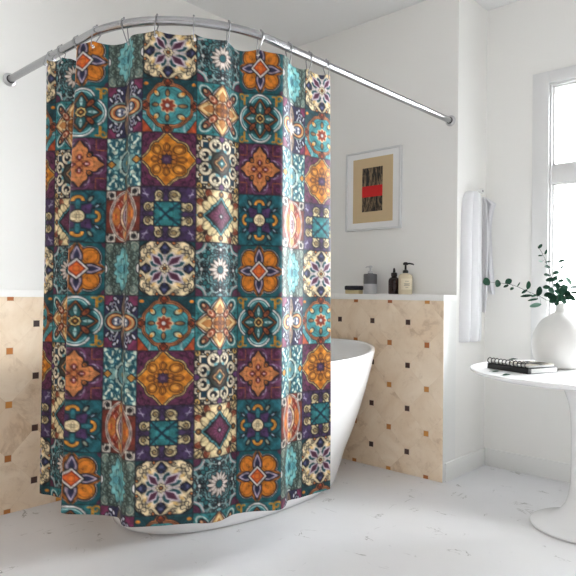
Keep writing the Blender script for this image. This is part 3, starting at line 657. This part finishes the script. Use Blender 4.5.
bm = bmesh.new(); lathe(bm, [(.0175, .112), (.0195, .114), (.0195, .132), (.017, .136), (.0085, .138), (.0075, .152), (.0065, .160), (.003, .166), (0, .167)], 28); obj('cap', bm, M['black_plastic'], t)
t = thing('lotion_bottle', 'cream lotion bottle with a black pump, last on the ledge towards the window', 'bottle', (.958, LY, LT))
bm = bmesh.new(); lathe(bm, [(.037, .0005), (.041, .002), (.043, .007), (.043, .108), (.041, .118), (.032, .126), (.018, .129), (.016, .134)], 40); obj('body', bm, M['soap_cream'], t)
bm = bmesh.new()
n = 14; R = .0435
g0 = [[bm.verts.new((R*math.cos(q), R*math.sin(q), z)) for q in np.linspace(math.radians(-95-0), math.radians(5), n)] for z in (.030, .098)]
for k in range(n-1): bm.faces.new((g0[0][k], g0[0][k+1], g0[1][k+1], g0[1][k]))
g1 = [[bm.verts.new((.0431*math.cos(q), .0431*math.sin(q), z)) for q in np.linspace(math.radians(-95), math.radians(5), n)] for z in (.030, .098)]
for k in range(n-1): bm.faces.new((g1[0][k], g1[1][k], g1[1][k+1], g1[0][k+1]))
lb = obj('label', bm, M['label_cream'], t)
# fine print on the paper label: short dark lines
bm = bmesh.new()
for z, q0, q1 in ((.080, -62, -30), (.066, -70, -22), (.060, -66, -26), (.054, -70, -22), (.042, -58, -34)):
    qs = np.linspace(math.radians(q0), math.radians(q1), 6); A = [bm.verts.new((.0437*math.cos(q), .0437*math.sin(q), z)) for q in qs]; B = [bm.verts.new((.0437*math.cos(q), .0437*math.sin(q), z+.0022)) for q in qs]
    for k in range(5): bm.faces.new((A[k], A[k+1], B[k+1], B[k]))
obj('printed_lines', bm, flat('brown label ink', (120,104,84), .7), lb)
pump(t, .132, .02, M['black_plastic'], 1.25, 0.35, .014)

# ================================================================ towels on pegs
t = thing('wall_hook', 'small round white peg holding both towels on the narrow return wall', 'hook', (XE, .412, 1.735))
bm = bmesh.new(); lathe(bm, [(.013, .0005), (.014, .004), (.010, .008), (.010, .022), (.016, .026), (.0175, .032), (.015, .037), (.0075, .0375)], 24, (0,0,0), (1,0,0), cap=False); obj('peg', bm, M['trim'], t)
bm = bmesh.new(); lathe(bm, [(.0073, .035), (.0073, .0376), (0, .0376)], 16, (0,0,0), (1,0,0)); obj('screw_cap', bm, M['grey_ceramic'], t)

def cloth(name, rows, nfold, depth, ph, mat, x0, parent=None, seg=60, amp=.5):
    """rows: (z, y_left, y_right, thickness).  Closed folded cloth: flat back near the wall, pleated front."""
    rr = spline([V((a, b, c)) for a, b, c, d in rows], 8); dd = [p.x for p in spline([V((d, 0, 0)) for a, b, c, d in rows], 8)]
    rings = []
    for i, (p, th) in enumerate(zip(rr, dd)):
        z, ya, yb = p; ring = []
        for k in range(seg+1):
            s = k/seg; e = math.sin(PI*s)**.35
            fold = abs(math.sin(PI*nfold*(s+.035*math.sin(6*s+ph))+.18*math.sin(z*3)))**.55
            ring.append((x0+th*e*(1-amp+amp*fold), ya+(yb-ya)*s, z))
        for k in range(seg-1, 0, -1):
            s = k/seg; ring.append((x0+.001*math.sin(PI*s)+min(th*.1, .003)*math.sin(s*20)**2, ya+(yb-ya)*s, z))
        rings.append(ring)
    bm = bmesh.new(); loft(bm, rings); return obj(name, bm, mat, parent, angle=70)
c1 = cloth('hanging_towel', [(1.727,.318,.356,.014),(1.722,.285,.376,.036),(1.710,.252,.385,.052),(1.685,.226,.396,.060),(1.62,.206,.404,.062),(1.5,.196,.408,.062),(1.2,.190,.410,.064),(1.0,.186,.412,.066),(.84,.183,.414,.066),(.806,.182,.415,.060),(.800,.183,.414,.05)], 3.0, 1, .6, M['towel'], XE+.0015, seg=90, amp=.72)
tag(c1, 'long white bath towel hanging in folds down the return wall beside the ledge', 'towel')
# second towel: spreads out from the peg towards the room, in front of the window wall
def hung(name, rows, y0, th, nf, ph, mat, parent):
    rr = spline([V((a, b, c)) for a, b, c in rows], 8); rings = []
    for p in rr:
        z, xa, xb = p; ring = []; S = 30
        for k in range(S+1):
            s = k/S; ring.append((xa+(xb-xa)*s, y0-th*math.sin(PI*s)**.4*(.55+.45*math.cos(2*PI*nf*s+ph))-.035*s, z))
        for k in range(S-1, 0, -1):
            s = k/S; ring.append((xa+(xb-xa)*s, y0+.003*math.sin(PI*s)-.035*s, z))
        rings.append(ring)
    bm = bmesh.new(); loft(bm, rings); return obj(name, bm, mat, parent, angle=70)
t2 = thing('hanging_towel', 'short white towel draped from the peg with a loose corner, beside the window wall', 'towel', (0,0,0))
hung('back_fold', [(1.704,1.270,1.292),(1.684,1.268,1.318),(1.658,1.268,1.354),(1.640,1.268,1.352),(1.60,1.268,1.338),(1.5,1.268,1.326),(1.36,1.268,1.333),(1.2,1.270,1.345),(1.10,1.30,1.352),(1.09,1.31,1.35)], .515, .016, 1.5, .4, M['towel'], t2)
hung('front_fold', [(1.705,1.268,1.288),(1.68,1.267,1.304),(1.6,1.267,1.316),(1.4,1.266,1.322),(1.2,1.266,1.318),(1.06,1.266,1.314),(.985,1.268,1.308),(.978,1.269,1.306)], .482, .02, 1., .2, M['towel'], t2)

# ================================================================ tulip table
TX_, TY_, TZ = 2.064, -.144, .729
t = thing('pedestal_table', 'round white pedestal table with a trumpet base beside the window', 'table', (TX_, TY_, 0))
bm = bmesh.new(); lathe(bm, [(0, TZ-.030), (.455, TZ-.030), (.495, TZ-.020), (.508, TZ-.010), (.510, TZ-.005), (.507, TZ-.001), (.50, TZ), (0, TZ)], 96, cap=False); obj('tabletop', bm, M['table'], t, angle=30)
bm = bmesh.new(); lathe(bm, [(.0, 0), (.222, 0), (.228, .003), (.230, .008), (.227, .014), (.210, .022), (.175, .033), (.135, .047), (.10, .070), (.074, .105), (.060, .15), (.053, .21), (.0505, .30), (.0505, .42), (.0515, .46), (.055, .53), (.064, .585), (.082, .635), (.108, .670), (.132, .6895), (.148, .6985), (0, .6985)], 72, cap=False); obj('pedestal', bm, M['table'], t, angle=30)

# ================================================================ vase and eucalyptus
VX, VY = 1.926, -.050
vz = TZ+.0006
t = tag(None or thing('bottle_vase', 'round bellied matt white vase with a narrow neck on the round table', 'vase', (VX, VY, vz)), 'round bellied matt white vase with a narrow neck on the round table', 'vase')
pr_ = spline([V((r, h, 0)) for r, h in ((.088,0),(.101,.006),(.122,.045),(.131,.095),(.129,.140),(.114,.190),(.086,.232),(.052,.258),(.032,.270),(.0245,.281),(.0225,.297),(.0245,.317))], 5)
inn = [(max(p.x-.006, .016), p.y) for p in reversed(pr_) if p.y > .10]
bm = bmesh.new(); lathe(bm, [(p.x, p.y) for p in pr_]+[(.0235, .3195), (.0205, .3195)]+inn+[(0, .10)], 56, cap=False)
bmesh.ops.holes_fill(bm, edges=[e for e in bm.edges if e.is_boundary], sides=0)
obj('body', bm, M['vase'], t, angle=50)
MOUTH = V((VX, VY, vz+.31))
def leaf_bm(o, tipdir, nrm, L, W, org):
    """rounded eucalyptus leaf, slightly cupped, with real thickness"""
    tv = V(tipdir).normalized(); b = tv.cross(V(nrm)); b = b.normalized() if b.length > 1e-4 else tv.orthogonal().normalized(); n = b.cross(tv).normalized()
    bm = bmesh.new(); rows = 9; G = []
    for side in (0, 1):
        g = []
        for i in range(rows):
            s = i/(rows-1); w = W*.5*math.sin(PI*min(1, s*.94+.03))**.62; row = []
            for k in (-1, -.5, 0, .5, 1):
                p = tv*(L*s)+b*(w*k)+n*(.18*W*k*k*math.sin(PI*s)+.10*L*s*s-(.0007 if side else 0)); row.append(bm.verts.new(V(o)+p-org))
            g.append(row)
        G.append(g)
    for side, g in enumerate(G):
        for i in range(rows-1):
            for k in range(4):
                q = (g[i][k], g[i+1][k], g[i+1][k+1], g[i][k+1]); bm.faces.new(q if side else q[::-1])
    rim = lambda g: [g[i][0] for i in range(rows)]+g[-1][1:]+[g[i][4] for i in range(rows-2, -1, -1)]+g[0][3:0:-1]
    A, B = rim(G[0]), rim(G[1])
    for k in range(len(A)): bm.faces.new((A[k], A[(k+1) % len(A)], B[(k+1) % len(A)], B[k]))
    return bm
def branch(label, start, pts, leaves):
    """pts: points along the twig; leaves: (foot, direction, face normal, length, width, pale, point of the twig it grows from)"""
    t = thing('eucalyptus_branch', label, 'branch', MOUTH, 'eucalyptus branches in the vase')
    foot = V(start)
    path = spline([foot, MOUTH+(foot-MOUTH)*-.02+V((0,0,.01))]+[V(p) for p in pts], 7)
    bm = bmesh.new(); tube(bm, [p-MOUTH for p in path], [.0017-.0009*i/(len(path)-1) for i in range(len(path))], 7); obj('twig', bm, M['stem'], t)
    for o, dr, nr, L, W, pale, best in leaves:
        o, dr, best = V(o), V(dr), V(best)
        lf = obj('leaf', leaf_bm(o, dr, nr, L, W, MOUTH), M['pale_leaf'] if pale else M['leaf'], t)
        if pale: lf['label'] = 'pale silvery leaf'
        if (best-o).length > .006:
            bm = bmesh.new(); tube(bm, [best-MOUTH, (best+o)/2+V((0,0,.002))-MOUTH, o+dr*.002-MOUTH], .0006, 5); obj('leaf_stalk', bm, M['stem'], lf)
branch('eucalyptus branch reaching far out sideways towards the towels', (1.936, -0.046, 0.8896), [(1.893, -0.112, 1.0581), (1.8716, -0.1596, 1.0773), (1.8405, -0.2435, 1.1032), (1.8032, -0.3196, 1.1309), (1.7626, -0.3848, 1.1416), (1.7253, -0.4333, 1.1454)], [
    ((1.7287, -0.4215, 1.1529), (-0.582, -0.733, -0.351), (0.755, -0.639, 0.151), 0.0374, 0.0396, 0, (1.7253, -0.4333, 1.1454)),
    ((1.7515, -0.3793, 1.1563), (-0.065, -0.399, -0.914), (0.808, -0.452, 0.378), 0.0374, 0.0308, 0, (1.7571, -0.3926, 1.1425)),
    ((1.7726, -0.3462, 1.1403), (0.748, 0.353, 0.563), (0.808, -0.452, 0.378), 0.033, 0.0286, 0, (1.7859, -0.3492, 1.137)),
    ((1.7953, -0.3639, 1.1318), (-0.677, -0.596, -0.433), (0.736, -0.062, 0.674), 0.0264, 0.0132, 0, (1.78, -0.3586, 1.1384)),
    ((1.7981, -0.3094, 1.1198), (-0.599, -0.674, -0.432), (0.789, -0.225, 0.572), 0.022, 0.0132, 0, (1.7975, -0.3296, 1.1333)),
    ((1.8077, -0.2926, 1.1256), (0.253, 0.534, 0.807), (0.604, 0.186, 0.775), 0.0264, 0.0066, 0, (1.8143, -0.2989, 1.1241)),
    ((1.8423, -0.254, 1.1142), (0.021, 0.212, 0.977), (0.798, -0.52, 0.305), 0.0396, 0.0242, 0, (1.8356, -0.2548, 1.1072)),
    ((1.8396, -0.2483, 1.1132), (-0.568, -0.581, -0.583), (0.736, -0.062, 0.674), 0.0352, 0.0132, 0, (1.8356, -0.2548, 1.1072)),
    ((1.8637, -0.2479, 1.0849), (-0.825, -0.536, -0.181), (0.766, -0.144, 0.626), 0.055, 0.0176, 0, (1.8405, -0.2435, 1.1032)),
    ((1.8659, -0.1993, 1.0875), (-0.502, -0.793, -0.345), (0.699, 0.021, 0.715), 0.033, 0.011, 0, (1.8548, -0.2061, 1.0916)),
    ((1.8611, -0.1794, 1.0807), (0.107, 0.361, 0.926), (0.798, -0.52, 0.305), 0.0506, 0.0308, 0, (1.8636, -0.1811, 1.0842)),
    ((1.866, -0.1817, 1.0686), (-0.835, -0.484, -0.262), (0.766, -0.144, 0.626), 0.0484, 0.0132, 0, (1.8593, -0.1934, 1.0879)),
    ((1.8755, -0.1654, 1.0421), (-0.838, -0.478, -0.261), (0.803, -0.304, 0.512), 0.055, 0.0242, 1, (1.8677, -0.1697, 1.0807))])
branch('eucalyptus branch standing tallest out of the white vase', (1.918, -0.044, 0.8896), [(1.9147, -0.0786, 1.0832), (1.9037, -0.0896, 1.1473), (1.8927, -0.1144, 1.2109), (1.8819, -0.1388, 1.2643), (1.8712, -0.163, 1.3027), (1.8586, -0.175, 1.3245)], [
    ((1.8653, -0.1855, 1.3144), (0.606, 0.257, 0.753), (0.808, -0.452, 0.378), 0.0264, 0.0154, 0, (1.8622, -0.1719, 1.3187)),
    ((1.8871, -0.158, 1.2863), (0.245, 0.446, 0.861), (0.809, -0.38, 0.448), 0.0264, 0.0132, 0, (1.8759, -0.1535, 1.2882)),
    ((1.8692, -0.1359, 1.2827), (-0.555, -0.812, -0.183), (0.699, 0.021, 0.715), 0.0264, 0.0099, 0, (1.8759, -0.1535, 1.2882)),
    ((1.8744, -0.1498, 1.2501), (-0.521, -0.851, 0.07), (0.766, -0.144, 0.626), 0.0242, 0.0099, 1, (1.8819, -0.1388, 1.2643)),
    ((1.8789, -0.1336, 1.2485), (0.797, 0.596, 0.097), (0.699, 0.021, 0.715), 0.0308, 0.011, 0, (1.885, -0.1319, 1.2505)),
    ((1.9021, -0.1149, 1.2222), (-0.531, -0.845, 0.071), (0.766, -0.144, 0.626), 0.0396, 0.022, 0, (1.8896, -0.1214, 1.2274)),
    ((1.8925, -0.0944, 1.1848), (-0.521, -0.853, -0.014), (0.766, -0.144, 0.626), 0.0418, 0.0198, 0, (1.8958, -0.1069, 1.1935)),
    ((1.9015, -0.0861, 1.191), (0.601, 0.718, 0.352), (0.789, -0.225, 0.572), 0.0352, 0.022, 0, (1.8974, -0.1031, 1.1844)),
    ((1.9163, -0.0929, 1.165), (-0.84, -0.511, -0.18), (0.803, -0.304, 0.512), 0.0462, 0.0264, 0, (1.9005, -0.0957, 1.1658)),
    ((1.925, -0.0908, 1.1524), (0.512, 0.818, 0.264), (0.766, -0.144, 0.626), 0.0374, 0.0176, 0, (1.9037, -0.0896, 1.1473)),
    ((1.8958, -0.1027, 1.1265), (-0.686, -0.721, -0.099), (0.809, -0.38, 0.448), 0.0396, 0.0242, 0, (1.9068, -0.086, 1.128)),
    ((1.9302, -0.0817, 1.1208), (-0.559, -0.672, 0.486), (0.808, -0.452, 0.378), 0.0374, 0.0286, 0, (1.9068, -0.086, 1.128)),
    ((1.9087, -0.0972, 1.1552), (0.285, 0.408, 0.867), (0.808, -0.452, 0.378), 0.033, 0.0242, 0, (1.9005, -0.0957, 1.1658))])
branch('eucalyptus branch with two thin leaves set against the bright pane', (1.93, -0.06, 0.8896), [(1.9326, -0.0891, 1.0784), (1.9467, -0.1041, 1.1371), (1.9572, -0.1223, 1.1852), (1.9571, -0.1365, 1.2186), (1.9499, -0.1435, 1.2451)], [
    ((1.943, -0.1373, 1.2492), (0.708, 0.672, 0.219), (0.808, -0.452, 0.378), 0.0352, 0.0143, 0, (1.9499, -0.1435, 1.2451)),
    ((1.9558, -0.1461, 1.2166), (0.625, 0.591, 0.51), (0.808, -0.452, 0.378), 0.022, 0.011, 0, (1.9564, -0.1379, 1.2228)),
    ((1.9659, -0.0992, 1.1722), (0.281, 0.622, -0.73), (0.808, -0.452, 0.378), 0.0484, 0.0308, 1, (1.952, -0.1119, 1.1592)),
    ((1.941, -0.0933, 1.1103), (0.35, 0.694, 0.629), (0.798, -0.52, 0.305), 0.0396, 0.0308, 0, (1.9448, -0.102, 1.1289)),
    ((1.9399, -0.0793, 1.0995), (0.844, 0.511, -0.161), (0.808, -0.452, 0.378), 0.044, 0.033, 0, (1.9383, -0.0971, 1.1018)),
    ((1.9499, -0.1012, 1.0994), (-0.595, -0.788, 0.158), (0.798, -0.52, 0.305), 0.0418, 0.033, 0, (1.9383, -0.0971, 1.1018)),
    ((1.9254, -0.0711, 1.0965), (0.399, 0.319, -0.86), (0.808, -0.452, 0.378), 0.0418, 0.033, 0, (1.9276, -0.0645, 1.0715)),
    ((1.9294, -0.1194, 1.0871), (-0.842, -0.421, -0.338), (0.808, -0.452, 0.378), 0.0396, 0.0308, 0, (1.9326, -0.0891, 1.0784)),
    ((1.9505, -0.0489, 1.0882), (0.844, 0.43, -0.322), (0.803, -0.304, 0.512), 0.0418, 0.0242, 0, (1.9276, -0.0645, 1.0715))])
branch('eucalyptus branch leaning out of the picture to the right of the vase', (1.926, -0.038, 0.8896), [(1.9435, -0.0652, 1.0737), (1.9724, -0.0387, 1.0939), (1.9979, -0.0014, 1.1092), (2.0273, 0.0396, 1.1148), (2.0606, 0.0843, 1.1105)], [
    ((1.9681, -0.0443, 1.1258), (0.827, 0.562, 0.01), (0.766, -0.144, 0.626), 0.0396, 0.0176, 0, (1.9869, -0.0182, 1.1036)),
    ((1.9632, -0.0183, 1.1021), (0.872, 0.463, -0.159), (0.789, -0.225, 0.572), 0.0374, 0.0198, 0, (1.9833, -0.0236, 1.1013)),
    ((1.9654, -0.0546, 1.0758), (0.627, 0.706, -0.329), (0.809, -0.38, 0.448), 0.0396, 0.0242, 0, (1.9683, -0.0434, 1.0912)),
    ((1.9993, 0.013, 1.1195), (0.736, 0.455, 0.502), (0.808, -0.452, 0.378), 0.0396, 0.0286, 0, (2.0143, 0.0216, 1.1136)),
    ((2.0026, -0.0033, 1.0964), (0.656, 0.418, -0.628), (0.808, -0.452, 0.378), 0.0374, 0.0286, 0, (2.0101, 0.0157, 1.1128)),
    ((2.0279, 0.0632, 1.1215), (0.762, 0.415, 0.496), (0.808, -0.452, 0.378), 0.0352, 0.0286, 0, (2.0413, 0.0585, 1.1137)),
    ((2.0386, 0.0473, 1.0962), (0.719, 0.324, -0.615), (0.808, -0.452, 0.378), 0.0352, 0.0286, 0, (2.051, 0.0714, 1.112)),
    ((2.0607, 0.0654, 1.1103), (0.664, 0.748, 0.013), (0.808, -0.452, 0.378), 0.033, 0.0286, 0, (2.0606, 0.0843, 1.1105))])
branch('short dense eucalyptus sprig in the mouth of the vase', (1.916, -0.056, 0.8896), [(1.9326, -0.1026, 1.0636), (1.9325, -0.1167, 1.0929), (1.9324, -0.1309, 1.122), (1.9324, -0.1312, 1.1463)], [
    ((1.9221, -0.1242, 1.1009), (-0.502, -0.804, 0.319), (0.78, -0.582, 0.229), 0.0396, 0.033, 0, (1.9324, -0.1258, 1.1099)),
    ((1.933, -0.1205, 1.0985), (0.834, 0.435, 0.34), (0.78, -0.582, 0.229), 0.0396, 0.033, 0, (1.9325, -0.1212, 1.1014)),
    ((1.9286, -0.112, 1.0748), (-0.671, -0.464, -0.578), (0.798, -0.52, 0.305), 0.0396, 0.0308, 0, (1.9329, -0.1067, 1.0669)),
    ((1.9344, -0.0786, 1.0698), (0.46, 0.695, -0.552), (0.798, -0.52, 0.305), 0.0396, 0.0308, 0, (1.9295, -0.0704, 1.067)),
    ((1.9445, -0.143, 1.1133), (-0.205, 0.078, 0.976), (0.78, -0.582, 0.229), 0.0374, 0.0308, 0, (1.9324, -0.132, 1.1327)),
    ((1.9292, -0.1001, 1.0914), (0.196, -0.195, -0.961), (0.78, -0.582, 0.229), 0.0374, 0.0308, 0, (1.933, -0.1114, 1.0749)),
    ((1.9209, -0.1501, 1.0908), (-0.874, -0.454, -0.176), (0.808, -0.452, 0.378), 0.0374, 0.0264, 0, (1.9325, -0.1189, 1.0971)),
    ((1.9364, -0.0436, 1.0771), (0.735, 0.659, -0.162), (0.798, -0.52, 0.305), 0.0396, 0.0264, 0, (1.9295, -0.0704, 1.067)),
    ((1.9302, -0.1122, 1.0683), (-0.23, 0.012, -0.973), (0.808, -0.452, 0.378), 0.033, 0.0286, 0, (1.9326, -0.1026, 1.0636)),
    ((1.9547, -0.0988, 1.1085), (0.488, 0.181, 0.854), (0.808, -0.452, 0.378), 0.033, 0.0264, 0, (1.9324, -0.1278, 1.114))])

# ================================================================ books, leaflet and fallen leaves on the table
b0, b1, b2 = V((1.6925, -0.3614, 0.729)), V((1.9213, -0.4434, 0.729)), V((2.0062, -0.2879, 0.729))          # spine ends and one more corner of the black book
ax = (b0-b1); LB = ax.length; ax.normalize(); ay = V((-ax.y, ax.x, 0));
if ay.dot(b2-b1) < 0: ay = -ay
WB = (b2-b1).length*1.10
rz = math.atan2(ax.y, ax.x)
t = thing('hardback_book', 'black hardback book lying under the spiral notebook on the round table', 'book', (b1.x, b1.y, TZ+.0005)); t.rotation_euler = (0,0,rz)
sgn = 1 if (Matrix.Rotation(rz, 3, 'Z') @ V((0,1,0))).dot(ay) > 0 else -1
def bbx(name, x0, x1, y0, y1, z0, z1, mat, par, bev=.001):
    bm = bmesh.new(); ya, yb = sorted((y0*sgn, y1*sgn)); box(bm, (x0, ya, z0), (x1, yb, z1), bev); return obj(name, bm, mat, par)
TH = .0245
bm = bmesh.new()
for q in ((0, LB, 0, WB, 0, .0022), (0, LB, 0, WB, TH-.0022, TH), (0, LB, 0, .022, 0, TH)):
    ya, yb = sorted((q[2]*sgn, q[3]*sgn)); box(bm, (q[0], ya, q[4]), (q[1], yb, q[5]), .0008)
obj('cover', bm, M['black_cover'], t)
bbx('page_block', -.0002+.0006, LB-.004, .0221, WB-.003, .0022, TH-.0022, M['paper'], t, .0004)
z1 = TZ+.0005+TH+.0005
t = thing('spiral_notebook', 'pale spiral bound notebook with black coils on top of the black book', 'notebook', (b1.x, b1.y, z1)); t.rotation_euler = (0,0,rz)
nx0, nx1, ny0, ny1 = .006, LB+.006, .012, WB-.014
bbx('back_cover', nx0, nx1, ny0, ny1, 0, .0016, M['black_cover'], t, .0004)
bbx('page_block', nx0+.002, nx1-.002, ny0+.002, ny1-.002, .0016, .0090, M['paper'], t, .0004)
bbx('front_cover', nx0, nx1, ny0, ny1, .0090, .0102, M['grey_cover'], t, .0004)
NC = 11
for k in range(NC):
    xx = nx0+.010+(nx1-nx0-.020)*k/(NC-1); yc, zc, R = ny0+.001, .0072, .0150
    bm = bmesh.new(); tube(bm, [(xx+.001*q/6, sgn*(yc-R*.95*math.sin(q)), zc+.0062+R*math.cos(q)*.82) for q in np.linspace(-.75, 2.6, 14)], .0025, 8)
    obj('coil', bm, M['black_plastic'], t)
z2 = z1+.0102+.0003
t = thing('leaflet', 'printed dark and cream leaflet lying on the spiral notebook by the vase', 'leaflet', (b1.x, b1.y, z2)); t.rotation_euler = (0,0,rz)
bbx('sheet', .012, LB*.62, .040, WB-.004, 0, .0022, M['leaflet'], t, .0004)
def fallen(label, p, ang, L, W):
    t = thing('fallen_leaf', label, 'leaf', p, 'fallen eucalyptus leaves')
    bm = leaf_bm(V((0,0,.0012)), V((math.cos(ang), math.sin(ang), .02)), V((0,0,1)), L, W, V((0,0,0)))
    obj('blade', bm, M['leaf'], t); bm = bmesh.new(); tube(bm, [V((0,0,.0018)), V((-math.cos(ang)*.012, -math.sin(ang)*.012, .0012))], .0007, 5); obj('leaf_stalk', bm, M['stem'], t)
fallen('small fallen eucalyptus leaf on the table near the coils of the notebook', (1.7701, -0.4862, 0.7298), .2, .034, .020)
fallen('fallen eucalyptus leaf on the table in front of the middle of the black book', (1.8603, -0.5742, 0.7298), .9, .040, .024)
fallen('eucalyptus leaf dropped on top of the spiral notebook', (1.7547, -0.267, 0.7671), .5, .046, .032)

# ================================================================ light: daylight from the windows' side
w = bpy.data.worlds.new('daylight'); scn.world = w; w.use_nodes = True; nt = w.node_tree; nt.nodes.clear()
out = nt.nodes.new('ShaderNodeOutputWorld'); bg = nt.nodes.new('ShaderNodeBackground'); tc = nt.nodes.new('ShaderNodeTexCoord')
def wn(ty, **k):
    x = nt.nodes.new('ShaderNode'+ty)
    for a, b in k.items(): setattr(x, a, b)
    return x
sep = wn('SeparateXYZ'); nt.links.new(tc.outputs['Generated'], sep.inputs[0])
def wm(op, a, b=0.):
    x = wn('Math', operation=op)
    for i, q in enumerate((a, b)):
        if isinstance(q, (int, float)): x.inputs[i].default_value = q
        else: nt.links.new(q, x.inputs[i])
    return x.outputs[0]
# brighter sky towards +x and +y, dim behind the camera
lobe = wm('ADD', wm('ADD', wm('MULTIPLY', sep.outputs[0], LOBE[0]), wm('MULTIPLY', sep.outputs[1], LOBE[1])), wm('MULTIPLY', sep.outputs[2], LOBE[2]))
gx = wm('POWER', wm('MAXIMUM', lobe, 0.), LPOW)
gy = wm('MAXIMUM', sep.outputs[1], 0.)
def bgn(c, st):
    b = wn('Background'); b.inputs['Color'].default_value = c
    if isinstance(st, (int, float)): b.inputs['Strength'].default_value = st
    else: nt.links.new(st, b.inputs['Strength'])
    return b.outputs[0]
def add(a, b):
    x = wn('AddShader'); nt.links.new(a, x.inputs[0]); nt.links.new(b, x.inputs[1]); return x.outputs[0]
sky = add(add(bgn((.955,.975,1.,1), wm('MULTIPLY', gx, W_RIGHT)), bgn((.97,.985,1.,1), wm('MULTIPLY', gy, W_BACK))), bgn((1.,.965,.935,1), W_BASE))
nt.nodes.remove(bg); nt.links.new(sky, out.inputs[0])
scn.view_settings.view_transform = 'Standard'; scn.view_settings.look = 'None'; scn.view_settings.exposure = EXPO; scn.view_settings.gamma = 1; scn.view_settings.use_curve_mapping = False
scn.cycles.use_denoising = True
scn.cycles.max_bounces = 10; scn.cycles.diffuse_bounces = 6; scn.cycles.transparent_max_bounces = 12
